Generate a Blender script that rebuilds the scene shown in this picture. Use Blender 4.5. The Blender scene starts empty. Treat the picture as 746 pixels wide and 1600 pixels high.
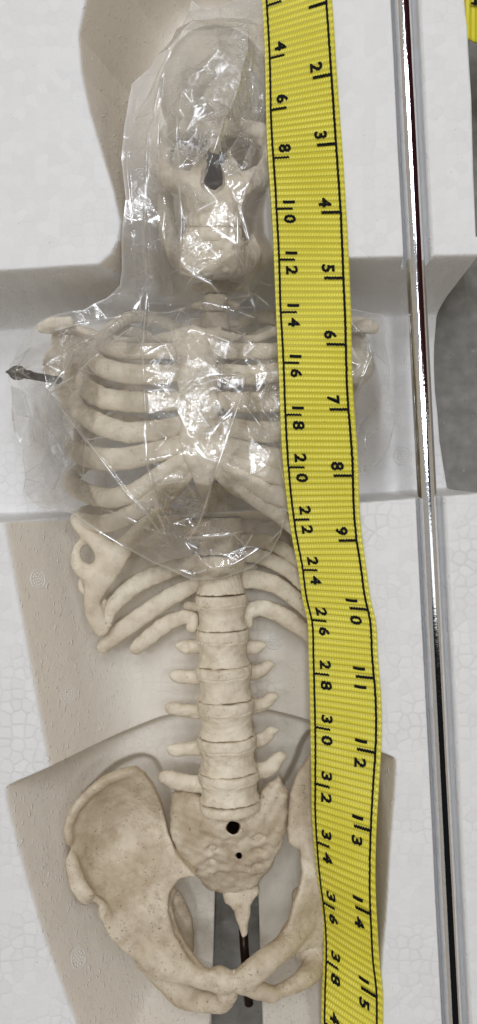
import bpy, math, random
import numpy as np

# ------------------------------------------------------------------ units
# geometry is worked out in "photo pixels" at the height of the foam's top
# face (z = 0) and scaled to metres by S when a mesh is made
S = 0.000242
D = 1250.0            # camera height above the foam's top face, in the same units
CU, CV = 373.0, 800.0
random.seed(4)
rng = np.random.RandomState(11)
scene = bpy.context.scene
COL = scene.collection


def W(u, v, z=0.0):
    k = (D - z) / D
    return np.array([(u - CU) * k, (CV - v) * k, z], float)


def WP(pts, z=0.0):
    return np.array([W(p[0], p[1], p[2] if len(p) > 2 else z)[:2] for p in pts])


# ------------------------------------------------------------------ object helpers
def link(o, parent=None):
    COL.objects.link(o)
    if parent is not None:
        o.parent = parent
    return o


def np_mesh(name, verts, quads, mat, parent=None, smooth=True, uv=None):
    me = bpy.data.meshes.new(name)
    verts = np.asarray(verts, np.float32) * S
    quads = np.asarray(quads, np.int32)
    n, k = quads.shape
    me.vertices.add(len(verts))
    me.vertices.foreach_set('co', verts.ravel())
    me.loops.add(n * k)
    me.loops.foreach_set('vertex_index', quads.ravel())
    me.polygons.add(n)
    me.polygons.foreach_set('loop_start', np.arange(0, n * k, k, dtype=np.int32))
    me.polygons.foreach_set('use_smooth', np.full(n, smooth, dtype=bool))
    if uv is not None:
        l = me.uv_layers.new(name='UVMap')
        l.data.foreach_set('uv', np.asarray(uv, np.float32)[quads.ravel()].ravel())
    me.update(calc_edges=True)
    me.validate()
    me.materials.append(mat)
    return link(bpy.data.objects.new(name, me), parent)


def empty(name, loc=(0, 0, 0)):
    o = bpy.data.objects.new(name, None)
    o.empty_display_size = 0.01
    o.location = loc
    return link(o)


def tag(o, label=None, cat=None, group=None, kind=None):
    for k, v in (('label', label), ('category', cat), ('group', group), ('kind', kind)):
        if v:
            o[k] = v
    return o


# ------------------------------------------------------------------ noise
def value_noise(shape, cell, seed):
    r = np.random.RandomState(seed)
    nx, ny = shape
    gx, gy = int(nx / cell) + 4, int(ny / cell) + 4
    g = r.rand(gx, gy)
    x = np.arange(nx) / cell
    y = np.arange(ny) / cell
    ix, iy = x.astype(int), y.astype(int)
    fx, fy = x - ix, y - iy
    fx = (fx * fx * fx * (fx * (fx * 6 - 15) + 10))[:, None]
    fy = (fy * fy * fy * (fy * (fy * 6 - 15) + 10))[None, :]
    a = g[np.ix_(ix, iy)]; b = g[np.ix_(ix + 1, iy)]
    c = g[np.ix_(ix, iy + 1)]; d = g[np.ix_(ix + 1, iy + 1)]
    return (a * (1 - fx) + b * fx) * (1 - fy) + (c * (1 - fx) + d * fx) * fy


# ------------------------------------------------------------------ signed distance bones
def smin(a, b, k):
    if k <= 0:
        return np.minimum(a, b)
    h = np.maximum(k - np.abs(a - b), 0.0) / k
    return np.minimum(a, b) - h * h * k * 0.25


def smax(a, b, k):
    return -smin(-a, -b, k)


def poly_sdf(px, py, poly):
    d = np.full(np.broadcast(px, py).shape, 1e9)
    s = np.ones(d.shape)
    n = len(poly)
    for i in range(n):
        a = poly[i]; b = poly[i - 1]
        ex, ey = b[0] - a[0], b[1] - a[1]
        wx, wy = px - a[0], py - a[1]
        t = np.clip((wx * ex + wy * ey) / (ex * ex + ey * ey + 1e-9), 0, 1)
        dx, dy = wx - ex * t, wy - ey * t
        d = np.minimum(d, dx * dx + dy * dy)
        c1 = (py >= a[1]) & (py < b[1]) & (ex * wy > ey * wx)
        c2 = (py < a[1]) & (py >= b[1]) & (ex * wy < ey * wx)
        s = np.where(c1 | c2, -s, s)
    return s * np.sqrt(d)


def spline(P, n=6):
    P = np.asarray(P, float)
    if len(P) < 3:
        t = np.linspace(0, 1, n + 1)[:, None]
        return P[0] * (1 - t) + P[1] * t
    Q = np.vstack([2 * P[0] - P[1], P, 2 * P[-1] - P[-2]])
    out = []
    for i in range(1, len(Q) - 2):
        for t in np.linspace(0, 1, n, endpoint=False):
            a, b, c, d = Q[i - 1], Q[i], Q[i + 1], Q[i + 2]
            out.append(0.5 * (2 * b + (c - a) * t + (2 * a - 5 * b + 4 * c - d) * t * t + (3 * b - a - 3 * c + d) * t ** 3))
    out.append(Q[-2])
    return np.array(out)


def rbf(pts):
    """smooth height z(x, y) through control points given as (u, v, z)"""
    P = np.array([W(*p) for p in pts])
    xy, z = P[:, :2] / 100.0, P[:, 2]
    n = len(P)
    r = np.sqrt(((xy[:, None] - xy[None]) ** 2).sum(-1))
    A = np.zeros((n + 3, n + 3))
    A[:n, :n] = r ** 2 * np.log(r + 1e-6) + np.eye(n) * 0.02
    A[:n, n] = 1; A[:n, n + 1:] = xy
    A[n, :n] = 1; A[n + 1:, :n] = xy.T
    w = np.linalg.solve(A, np.concatenate([z, np.zeros(3)]))

    def f(x, y):
        x = x / 100.0; y = y / 100.0
        out = w[n] + w[n + 1] * x + w[n + 2] * y
        for i in range(n):
            rr = (x - xy[i, 0]) ** 2 + (y - xy[i, 1]) ** 2
            out = out + w[i] * 0.5 * rr * np.log(rr + 1e-9)
        return out
    return f


class Bone:
    def __init__(self):
        self.ops = []

    def _op(self, fn, lo, hi, k, sub):
        self.ops.append((fn, np.array(lo, float), np.array(hi, float), k, sub))
        return self

    def chain(self, pts, k=5, sub=False, flat=1.0, n=6, world=False):
        """pts: (u, v, z, r); flat > 1 thins the section in z"""
        q = []
        for p in pts:
            if world:
                q.append(list(p))
            else:
                c = W(p[0], p[1], p[2])
                q.append([c[0], c[1], c[2], p[3] * (D - p[2]) / D])
        q = spline(q, n)
        rm = q[:, 3].max()

        def fn(x, y, z, q=q, flat=flat):
            out = None
            for a, b in zip(q[:-1], q[1:]):
                ab = b[:3] - a[:3]
                ax, ay, az = x - a[0], y - a[1], z - a[2]
                t = np.clip((ax * ab[0] + ay * ab[1] + az * ab[2]) / (ab @ ab + 1e-9), 0, 1)
                dx, dy, dz = ax - t * ab[0], ay - t * ab[1], az - t * ab[2]
                d = np.sqrt(dx * dx + dy * dy + (dz * flat) ** 2) - (a[3] + (b[3] - a[3]) * t)
                out = d if out is None else np.minimum(out, d)
            return out
        return self._op(fn, q[:, :3].min(0) - rm, q[:, :3].max(0) + rm, k, sub)

    def ell(self, c, r, k=8, sub=False, rot=0.0, p=2.0):
        C = W(*c)
        R = np.array(r, float)
        ca, sa = math.cos(rot), math.sin(rot)
        m = max(R[0], R[1]) if rot else None

        def fn(x, y, z):
            dx, dy, dz = x - C[0], y - C[1], z - C[2]
            if rot:
                dx, dy = ca * dx + sa * dy, -sa * dx + ca * dy
            k0 = (np.abs(dx / R[0]) ** p + np.abs(dy / R[1]) ** p + np.abs(dz / R[2]) ** p) ** (1 / p)
            return (k0 - 1) * R.min() * np.where(k0 > 1, 1.0, 1.0)
        e = np.array([m, m, R[2]]) if rot else R
        return self._op(fn, C - e, C + e, k, sub)

    def barrel(self, A, B, R0, waist=0.1, zf=1.0, k=4, rnd=5, R1=None):
        """a vertebral body: drum from A to B (u, v, z) with flared rims"""
        a, b = W(*A), W(*B)
        ax = b - a
        L = np.linalg.norm(ax); ax /= L
        r0 = R0 * (D - A[2]) / D
        r1 = (R1 or R0) * (D - B[2]) / D

        def fn(x, y, z):
            dx, dy, dz = x - a[0], y - a[1], z - a[2]
            t = dx * ax[0] + dy * ax[1] + dz * ax[2]
            rx, ry, rz = dx - t * ax[0], dy - t * ax[1], dz - t * ax[2]
            rad = np.sqrt(rx * rx + ry * ry + (rz * zf) ** 2)
            s = np.clip(2 * t / L - 1, -1, 1)
            R = (r0 + (r1 - r0) * (s + 1) / 2) * (1 - waist * (1 - np.abs(s) ** 2.5))
            return smax(rad - R, np.abs(t - L / 2) - L / 2, rnd)
        rm = max(r0, r1)
        return self._op(fn, np.minimum(a, b) - rm, np.maximum(a, b) + rm, k, False)

    def plate(self, poly, zf, t, k=6, rnd=8):
        """a curved plate: outline (u, v, z), mid-height z(x, y), half-thickness t"""
        P = WP(poly)
        for _ in range(6):
            zp = zf(P[:, 0], P[:, 1])
            P = np.array([W(q[0], q[1], float(np.clip(zz_, -230, 60)))[:2] for q, zz_ in zip(poly, zp)])
        tf = t if callable(t) else (lambda x, y: t)
        gx = np.linspace(P[:, 0].min(), P[:, 0].max(), 24)
        gy = np.linspace(P[:, 1].min(), P[:, 1].max(), 24)
        zz = zf(gx[:, None], gy[None, :])
        inside = poly_sdf(gx[:, None], gy[None, :], P) < 5
        tm = float(np.max(tf(gx[:, None], gy[None, :])))
        lo = [P[:, 0].min(), P[:, 1].min(), zz[inside].min() - tm]
        hi = [P[:, 0].max(), P[:, 1].max(), zz[inside].max() + tm]

        def fn(x, y, z):
            d2 = poly_sdf(x[:, :, 0], y[:, :, 0], P)[:, :, None]
            zm = zf(x[:, :, 0], y[:, :, 0])[:, :, None]
            th = tf(x[:, :, 0], y[:, :, 0])
            th = th[:, :, None] if isinstance(th, np.ndarray) else th
            return smax(d2, np.abs(z - zm) - th, rnd)
        return self._op(fn, lo, hi, k, False)

    def build(self, name, mat, parent, h=2.0, rough=0.6, seed=0):
        adds = [o for o in self.ops if not o[4]]
        lo = np.min([o[1] for o in adds], 0) - 8
        hi = np.max([o[2] for o in adds], 0) + 8
        n = np.ceil((hi - lo) / h).astype(int) + 1
        ax = [lo[i] + h * np.arange(n[i]) for i in range(3)]
        F = np.full(tuple(n), 25.0, np.float32)
        for fn, l, u, k, sub in self.ops:
            m = k + 5
            i0 = np.clip(np.floor((l - m - lo) / h).astype(int), 0, n)
            i1 = np.clip(np.ceil((u + m - lo) / h).astype(int) + 1, 0, n)
            if np.any(i1 <= i0):
                continue
            sl = tuple(slice(i0[i], i1[i]) for i in range(3))
            d = fn(ax[0][sl[0]][:, None, None], ax[1][sl[1]][None, :, None], ax[2][sl[2]][None, None, :])
            F[sl] = smax(F[sl], -d, k) if sub else smin(F[sl], d, k)
        if rough > 0:
            r = np.random.RandomState(seed + 5)
            X, Y, Z = ax[0][:, None, None], ax[1][None, :, None], ax[2][None, None, :]
            for wl, am in ((34, 1.0), (19, 0.7), (11, 0.45)):
                a, b, c = (r.randn(3, 3) * 2 * math.pi / wl * 0.75)
                F += (am * rough * np.sin(a[0] * X + a[1] * Y + a[2] * Z + r.rand() * 6)
                      * np.sin(b[0] * X + b[1] * Y + b[2] * Z + r.rand() * 6)).astype(np.float32)
        v, q = surface_nets(F, lo, h)
        self.verts = v
        BONE_VERTS.append(v)
        return np_mesh(name, v, q, mat, parent)


BONE_VERTS = []


def surface_nets(F, lo, h):
    I = F < 0
    c = np.zeros(tuple(s - 1 for s in F.shape), np.int8)
    offs = [(i, j, k) for i in (0, 1) for j in (0, 1) for k in (0, 1)]

    def sh(A, o):
        return A[o[0]:A.shape[0] - 1 + o[0], o[1]:A.shape[1] - 1 + o[1], o[2]:A.shape[2] - 1 + o[2]]
    for o in offs:
        c += sh(I, o)
    act = (c > 0) & (c < 8)
    idx = np.argwhere(act)
    vid = np.full(act.shape, -1, np.int32)
    vid[act] = np.arange(len(idx))
    acc = np.zeros((len(idx), 3)); cnt = np.zeros(len(idx))
    val = {o: F[idx[:, 0] + o[0], idx[:, 1] + o[1], idx[:, 2] + o[2]].astype(float) for o in offs}
    for o in offs:
        for a in range(3):
            if o[a] == 0:
                p = list(o); p[a] = 1; p = tuple(p)
                f0, f1 = val[o], val[p]
                m = (f0 < 0) != (f1 < 0)
                t = f0[m] / (f0[m] - f1[m])
                q = np.tile(np.array(o, float), (m.sum(), 1)); q[:, a] = t
                acc[m] += q; cnt[m] += 1
    v = lo + h * (idx + acc / cnt[:, None])
    quads = []
    for a in range(3):
        b, d = (a + 1) % 3, (a + 2) % 3
        s0 = [slice(None)] * 3; s1 = [slice(None)] * 3
        s0[a] = slice(0, -1); s1[a] = slice(1, None)
        e = np.argwhere(I[tuple(s0)] != I[tuple(s1)])
        e = e[(e[:, b] > 0) & (e[:, d] > 0) & (e[:, b] < F.shape[b] - 1) & (e[:, d] < F.shape[d] - 1)]
        ins = I[e[:, 0], e[:, 1], e[:, 2]]

        def cell(db, dd):
            t = e.copy(); t[:, b] -= db; t[:, d] -= dd
            return vid[t[:, 0], t[:, 1], t[:, 2]]
        Q = np.stack([cell(1, 1), cell(0, 1), cell(0, 0), cell(1, 0)], 1)
        Q[~ins] = Q[~ins][:, ::-1]
        quads.append(Q)
    return v, np.vstack(quads)


# ------------------------------------------------------------------ materials
def new_mat(name):
    m = bpy.data.materials.new(name)
    m.use_nodes = True
    nt = m.node_tree
    nt.nodes.clear()
    return m, nt, nt.nodes, nt.links


def node(ns, t, **kw):
    n = ns.new(t)
    for k, v in kw.items():
        setattr(n, k, v)
    return n


def ramp(ns, stops):
    r = ns.new('ShaderNodeValToRGB')
    e = r.color_ramp.elements
    while len(e) < len(stops):
        e.new(0.5)
    for el, (p, c) in zip(e, stops):
        el.position = p
        el.color = (c[0], c[1], c[2], 1) if not isinstance(c, (int, float)) else (c, c, c, 1)
    return r


def principled(ns, ls):
    b = ns.new('ShaderNodeBsdfPrincipled')
    o = ns.new('ShaderNodeOutputMaterial')
    ls.new(b.outputs[0], o.inputs[0])
    return b


def mix(ns, ls, fac, a, b, blend='MIX'):
    m = ns.new('ShaderNodeMix')
    m.data_type = 'RGBA'; m.blend_type = blend
    for sock, v in ((m.inputs[0], fac), (m.inputs[6], a), (m.inputs[7], b)):
        if isinstance(v, (int, float)):
            sock.default_value = v
        elif isinstance(v, tuple):
            sock.default_value = (v[0], v[1], v[2], 1)
        else:
            ls.new(v, sock)
    return m.outputs[2]


def math_(ns, ls, op, a, b=None, c=None, clamp=False):
    m = ns.new('ShaderNodeMath'); m.operation = op; m.use_clamp = clamp
    for i, v in enumerate((a, b, c)):
        if v is None:
            continue
        if isinstance(v, (int, float)):
            m.inputs[i].default_value = v
        else:
            ls.new(v, m.inputs[i])
    return m.outputs[0]


def mat_bone(name='painted_bone', dark=(.69, .60, .455), light=(.84, .76, .605), stain=.55, dirt_at=.48, speck=.55):
    m, nt, ns, ls = new_mat(name)
    b = principled(ns, ls)
    co = ns.new('ShaderNodeTexCoord').outputs['Object']

    def noise(sc, det=4, rough=.6):
        n = node(ns, 'ShaderNodeTexNoise'); n.inputs['Scale'].default_value = sc
        n.inputs['Detail'].default_value = det; n.inputs['Roughness'].default_value = rough
        ls.new(co, n.inputs['Vector']); return n.outputs[0]
    big = ramp(ns, [(.32, dark), (.68, light)])
    ls.new(noise(60), big.inputs[0])
    brown = ramp(ns, [(.46, 0.0), (.74, stain)])
    ls.new(noise(170, 6, .65), brown.inputs[0])
    c = mix(ns, ls, brown.outputs[0], big.outputs[0], (.42, .32, .21))
    dirt = ramp(ns, [(.58, 0.0), (.66, speck)])
    ls.new(noise(900, 5, .7), dirt.inputs[0])
    patch = ramp(ns, [(dirt_at, 0.0), (dirt_at + .12, 1.0)])
    ls.new(noise(110, 3), patch.inputs[0])
    c = mix(ns, ls, math_(ns, ls, 'MULTIPLY', dirt.outputs[0], patch.outputs[0]), c, (.13, .095, .06))
    ls.new(c, b.inputs['Base Color'])
    b.inputs['Roughness'].default_value = .5
    b.inputs['Specular IOR Level'].default_value = .35
    bp = ns.new('ShaderNodeBump'); bp.inputs['Strength'].default_value = .35
    bp.inputs['Distance'].default_value = .0008
    h = math_(ns, ls, 'ADD', noise(330, 6, .7), math_(ns, ls, 'MULTIPLY', noise(120, 4), 1.2))
    ls.new(h, bp.inputs['Height'])
    ls.new(bp.outputs[0], b.inputs['Normal'])
    return m


def mat_foam():
    m, nt, ns, ls = new_mat('moulded_foam')
    b = principled(ns, ls)
    tc = ns.new('ShaderNodeTexCoord').outputs['Object']
    # beads: cells about 5 mm across, their joints slightly sunken and greyer
    nz = ns.new('ShaderNodeTexNoise'); nz.inputs['Scale'].default_value = 300
    ls.new(tc, nz.inputs['Vector'])
    warp = node(ns, 'ShaderNodeMixRGB', blend_type='ADD'); warp.inputs[0].default_value = .0012
    ls.new(tc, warp.inputs[1]); ls.new(nz.outputs['Color'], warp.inputs[2])
    v1 = node(ns, 'ShaderNodeTexVoronoi', feature='DISTANCE_TO_EDGE', voronoi_dimensions='2D'); v1.inputs['Scale'].default_value = 225
    v2 = node(ns, 'ShaderNodeTexVoronoi', feature='F1', voronoi_dimensions='2D'); v2.inputs['Scale'].default_value = 225
    for v in (v1, v2):
        v.inputs['Randomness'].default_value = .68
        ls.new(warp.outputs[0], v.inputs['Vector'])
    joint = ramp(ns, [(0.0, 1.0), (.07, .45), (.17, 0.0)])
    ls.new(v1.outputs['Distance'], joint.inputs[0])
    soft = ns.new('ShaderNodeTexNoise'); soft.inputs['Scale'].default_value = 32
    soft.inputs['Detail'].default_value = 3
    ls.new(tc, soft.inputs['Vector'])
    vis = ramp(ns, [(.42, .05), (.66, .62)])
    ls.new(soft.outputs[0], vis.inputs[0])
    wall = ns.new('ShaderNodeAttribute'); wall.attribute_name = 'wall'
    flat_ = math_(ns, ls, 'SUBTRACT', 1.0, wall.outputs['Fac'], clamp=True)
    sy = ns.new('ShaderNodeSeparateXYZ'); ls.new(tc, sy.inputs[0])
    yr = ns.new('ShaderNodeMapRange'); ls.new(sy.outputs[1], yr.inputs[0])     # the head block's face is fused smoother
    yr.inputs[1].default_value = .0; yr.inputs[2].default_value = .07; yr.inputs[3].default_value = 1.0; yr.inputs[4].default_value = .35
    jf = math_(ns, ls, 'MULTIPLY', math_(ns, ls, 'MULTIPLY', math_(ns, ls, 'MULTIPLY', joint.outputs[0], vis.outputs[0]), flat_), yr.outputs[0])
    tone = ns.new('ShaderNodeSeparateColor'); ls.new(v2.outputs['Color'], tone.inputs[0])
    base = mix(ns, ls, tone.outputs[0], (.79, .785, .775), (.835, .83, .82))
    recess_tint = ns.new('ShaderNodeAttribute'); recess_tint.attribute_name = 'recess_tint'
    # a creamier base colour warms the body recesses; other foam faces stay white
    base = mix(ns, ls, recess_tint.outputs['Fac'], base, (.80, .74, .64))
    c = mix(ns, ls, math_(ns, ls, 'MULTIPLY', jf, .42), base, (.50, .49, .47), 'MIX')
    spk = ns.new('ShaderNodeTexNoise'); spk.inputs['Scale'].default_value = 700
    spk.inputs['Detail'].default_value = 2
    ls.new(tc, spk.inputs['Vector'])
    sp = ramp(ns, [(.74, 0.0), (.78, .55)]); ls.new(spk.outputs[0], sp.inputs[0])
    c = mix(ns, ls, sp.outputs[0], c, (.35, .33, .30))
    mp = ns.new('ShaderNodeMapping'); mp.inputs['Scale'].default_value = (1300, 430, 430)
    ls.new(tc, mp.inputs['Vector'])
    fl = ns.new('ShaderNodeTexNoise'); fl.inputs['Scale'].default_value = 1; fl.inputs['Detail'].default_value = 1
    ls.new(mp.outputs[0], fl.inputs['Vector'])
    drop = ramp(ns, [(.64, 0.0), (.74, 1.0)]); ls.new(fl.outputs[0], drop.inputs[0])
    c = mix(ns, ls, math_(ns, ls, 'MULTIPLY', math_(ns, ls, 'MULTIPLY', drop.outputs[0], wall.outputs['Fac']), .6), c, (.88, .86, .82))
    ls.new(c, b.inputs['Base Color'])
    b.inputs['Roughness'].default_value = .55
    b.inputs['Specular IOR Level'].default_value = .25
    # runs and droplets of melted skin, stretched along the mould
    n2 = ns.new('ShaderNodeTexNoise'); n2.inputs['Scale'].default_value = 160; n2.inputs['Detail'].default_value = 4
    ls.new(tc, n2.inputs['Vector'])
    n3 = ns.new('ShaderNodeTexNoise'); n3.inputs['Scale'].default_value = 900; n3.inputs['Detail'].default_value = 4
    ls.new(tc, n3.inputs['Vector'])
    h = math_(ns, ls, 'ADD', math_(ns, ls, 'MULTIPLY', jf, -.75), math_(ns, ls, 'MULTIPLY', n3.outputs[0], .45))
    h = math_(ns, ls, 'ADD', h, math_(ns, ls, 'MULTIPLY', math_(ns, ls, 'MULTIPLY', drop.outputs[0], wall.outputs['Fac']), 1.3))
    h = math_(ns, ls, 'ADD', h, math_(ns, ls, 'MULTIPLY', n2.outputs[0], 1.1))
    bp = ns.new('ShaderNodeBump'); bp.inputs['Strength'].default_value = .5
    bp.inputs['Distance'].default_value = .0006
    ls.new(h, bp.inputs['Height']); ls.new(bp.outputs[0], b.inputs['Normal'])
    return m


def mat_concrete():
    m, nt, ns, ls = new_mat('grey_concrete')
    b = principled(ns, ls)
    tc = ns.new('ShaderNodeTexCoord').outputs['Object']

    def noise(sc, det=5):
        n = ns.new('ShaderNodeTexNoise'); n.inputs['Scale'].default_value = sc; n.inputs['Detail'].default_value = det
        ls.new(tc, n.inputs['Vector']); return n.outputs[0]
    a = ramp(ns, [(.35, (.175, .166, .148)), (.7, (.255, .245, .222))]); ls.new(noise(140, 9), a.inputs[0])
    s = ramp(ns, [(.66, 0.0), (.72, .6)]); ls.new(noise(620, 4), s.inputs[0])
    c = mix(ns, ls, s.outputs[0], a.outputs[0], (.075, .072, .068))
    l = ramp(ns, [(.66, 0.0), (.74, .5)]); ls.new(noise(300, 4), l.inputs[0])
    c = mix(ns, ls, l.outputs[0], c, (.34, .34, .33))
    ls.new(c, b.inputs['Base Color'])
    b.inputs['Roughness'].default_value = .75
    bp = ns.new('ShaderNodeBump'); bp.inputs['Strength'].default_value = .4; bp.inputs['Distance'].default_value = .0004
    ls.new(noise(500, 6), bp.inputs['Height']); ls.new(bp.outputs[0], b.inputs['Normal'])
    return m


def mat_metal(name, col, rough, bump=0.0, rust=False):
    m, nt, ns, ls = new_mat(name)
    b = principled(ns, ls)
    tc = ns.new('ShaderNodeTexCoord').outputs['Object']
    n = ns.new('ShaderNodeTexNoise'); n.inputs['Scale'].default_value = 400; n.inputs['Detail'].default_value = 5
    ls.new(tc, n.inputs['Vector'])
    r = ramp(ns, [(.4, col), (.7, tuple(x * (.55 if rust else .93) for x in col))])
    ls.new(n.outputs[0], r.inputs[0]); ls.new(r.outputs[0], b.inputs['Base Color'])
    b.inputs['Metallic'].default_value = 1.0
    rr = ramp(ns, [(.35, rough), (.75, rough * 1.8)]); ls.new(n.outputs[0], rr.inputs[0])
    ls.new(rr.outputs[0], b.inputs['Roughness'])
    if bump:
        n2 = ns.new('ShaderNodeTexNoise'); n2.inputs['Scale'].default_value = 900
        ls.new(tc, n2.inputs['Vector'])
        bp = ns.new('ShaderNodeBump'); bp.inputs['Strength'].default_value = bump; bp.inputs['Distance'].default_value = .0001
        ls.new(n2.outputs[0], bp.inputs['Height']); ls.new(bp.outputs[0], b.inputs['Normal'])
    return m


ROW = 0.232      # cm between weft rows of the tape
BEADS = 27.0     # ribs across the tape


def mat_tape():
    m, nt, ns, ls = new_mat('woven_yellow')
    b = principled(ns, ls)
    uv = ns.new('ShaderNodeUVMap'); uv.uv_map = 'UVMap'
    sp = ns.new('ShaderNodeSeparateXYZ'); ls.new(uv.outputs[0], sp.inputs[0])
    ph = math_(ns, ls, 'MULTIPLY', sp.outputs[1], 1 / ROW)
    fr = math_(ns, ls, 'FRACT', ph)
    tri = math_(ns, ls, 'ABSOLUTE', math_(ns, ls, 'SUBTRACT', fr, .5))
    groove = ramp(ns, [(.14, 0.0), (.36, 1.0)]); ls.new(tri, groove.inputs[0])
    bead = math_(ns, ls, 'FRACT', math_(ns, ls, 'ADD', math_(ns, ls, 'MULTIPLY', sp.outputs[0], BEADS), math_(ns, ls, 'MULTIPLY', fr, .6)))
    bt = math_(ns, ls, 'ABSOLUTE', math_(ns, ls, 'SUBTRACT', bead, .5))
    gap = ramp(ns, [(.28, 0.0), (.48, 1.0)]); ls.new(bt, gap.inputs[0])
    n = ns.new('ShaderNodeTexNoise'); n.inputs['Scale'].default_value = 60; n.inputs['Detail'].default_value = 4
    tc = ns.new('ShaderNodeTexCoord'); ls.new(tc.outputs['Object'], n.inputs['Vector'])
    yl = ramp(ns, [(.3, (.80, .725, .055)), (.7, (.92, .85, .11))]); ls.new(n.outputs[0], yl.inputs[0])
    c = mix(ns, ls, groove.outputs[0], yl.outputs[0], (.60, .525, .030))
    c = mix(ns, ls, math_(ns, ls, 'MULTIPLY', gap.outputs[0], .6), c, (.50, .43, .022))
    spk = ns.new('ShaderNodeTexNoise'); spk.inputs['Scale'].default_value = 800; ls.new(tc.outputs['Object'], spk.inputs['Vector'])
    s2 = ramp(ns, [(.76, 0.0), (.80, .6)]); ls.new(spk.outputs[0], s2.inputs[0])
    c = mix(ns, ls, s2.outputs[0], c, (.12, .09, .02))
    ls.new(c, b.inputs['Base Color'])
    b.inputs['Roughness'].default_value = .30
    b.inputs['Specular IOR Level'].default_value = .5
    b.inputs['Sheen Weight'].default_value = .1
    return m


def mat_flat(name, col, rough=.5):
    m, nt, ns, ls = new_mat(name)
    b = principled(ns, ls)
    n = ns.new('ShaderNodeTexNoise'); n.inputs['Scale'].default_value = 600
    tc = ns.new('ShaderNodeTexCoord'); ls.new(tc.outputs['Object'], n.inputs['Vector'])
    r = ramp(ns, [(.3, col), (.75, tuple(min(1, x * 1.6 + .004) for x in col))])
    ls.new(n.outputs[0], r.inputs[0]); ls.new(r.outputs[0], b.inputs['Base Color'])
    b.inputs['Roughness'].default_value = rough
    return m


def mat_film():
    m, nt, ns, ls = new_mat('clear_film')
    out = ns.new('ShaderNodeOutputMaterial')
    tc = ns.new('ShaderNodeTexCoord').outputs['Object']
    tr = ns.new('ShaderNodeBsdfTransparent'); tr.inputs[0].default_value = (.995, .985, .968, 1)
    df = ns.new('ShaderNodeBsdfDiffuse'); df.inputs[0].default_value = (.92, .91, .89, 1)
    tl = ns.new('ShaderNodeBsdfTranslucent'); tl.inputs[0].default_value = (.92, .91, .89, 1)
    gl = ns.new('ShaderNodeBsdfGlossy'); gl.inputs['Roughness'].default_value = .11
    gl.inputs['Color'].default_value = (1, 1, 1, 1)
    # fine crackle of the crumpled film
    def crease(scale, w, seed, dist):
        n1 = ns.new('ShaderNodeTexNoise'); n1.inputs['Scale'].default_value = scale; n1.inputs['Detail'].default_value = 3
        n1.inputs['Distortion'].default_value = dist
        of = ns.new('ShaderNodeVectorMath'); of.operation = 'ADD'; of.inputs[1].default_value = (seed, seed * 2.3, seed * .7)
        ls.new(tc, of.inputs[0]); ls.new(of.outputs[0], n1.inputs['Vector'])
        d = math_(ns, ls, 'ABSOLUTE', math_(ns, ls, 'SUBTRACT', n1.outputs[0], .5))
        r = ramp(ns, [(0.0, 1.0), (w * .4, .55), (w, 0.0)])
        ls.new(d, r.inputs[0])
        return r.outputs[0]
    pm = ns.new('ShaderNodeAttribute'); pm.attribute_name = 'crumple'
    cm = ns.new('ShaderNodeAttribute'); cm.attribute_name = 'crease'
    n0 = ns.new('ShaderNodeTexNoise'); n0.inputs['Scale'].default_value = 75; n0.inputs['Detail'].default_value = 3
    ls.new(tc, n0.inputs['Vector'])
    msk = ramp(ns, [(.43, 0.0), (.51, 1.0)]); ls.new(n0.outputs[0], msk.inputs[0])
    squig = math_(ns, ls, 'MAXIMUM', crease(80, .040, 0.0, .9), math_(ns, ls, 'MULTIPLY', crease(170, .06, 3.1, 1.2), .9))
    squig = math_(ns, ls, 'MULTIPLY', squig, math_(ns, ls, 'MULTIPLY', msk.outputs[0], pm.outputs['Fac']))
    hgt = math_(ns, ls, 'ADD', squig, math_(ns, ls, 'MULTIPLY', n0.outputs[0], .5))
    bp = ns.new('ShaderNodeBump'); bp.inputs['Strength'].default_value = 1.0; bp.inputs['Distance'].default_value = .0006
    ls.new(hgt, bp.inputs['Height'])
    white = math_(ns, ls, 'ADD', squig, cm.outputs['Fac'], clamp=True)
    wg = ns.new('ShaderNodeBsdfGlossy'); wg.inputs['Roughness'].default_value = .38
    wg.inputs['Color'].default_value = (1, 1, 1, 1)
    for n in (gl,):
        ls.new(bp.outputs[0], n.inputs['Normal'])
    milk = ns.new('ShaderNodeAttribute'); milk.attribute_name = 'layers'
    a = ns.new('ShaderNodeMixShader'); a.inputs[0].default_value = .25
    ls.new(df.outputs[0], a.inputs[1]); ls.new(tl.outputs[0], a.inputs[2])
    b = ns.new('ShaderNodeMixShader'); ls.new(milk.outputs['Fac'], b.inputs[0])
    ls.new(tr.outputs[0], b.inputs[1]); ls.new(a.outputs[0], b.inputs[2])
    fr = ns.new('ShaderNodeFresnel'); fr.inputs['IOR'].default_value = 1.55
    ls.new(bp.outputs[0], fr.inputs['Normal'])
    f2 = math_(ns, ls, 'MULTIPLY', fr.outputs[0], 1.8, clamp=True)
    c = ns.new('ShaderNodeMixShader'); ls.new(f2, c.inputs[0])
    ls.new(b.outputs[0], c.inputs[1]); ls.new(gl.outputs[0], c.inputs[2])
    d = ns.new('ShaderNodeMixShader'); ls.new(math_(ns, ls, 'MULTIPLY', white, .75), d.inputs[0])
    ls.new(c.outputs[0], d.inputs[1]); ls.new(wg.outputs[0], d.inputs[2])
    ls.new(d.outputs[0], out.inputs[0])
    return m


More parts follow.
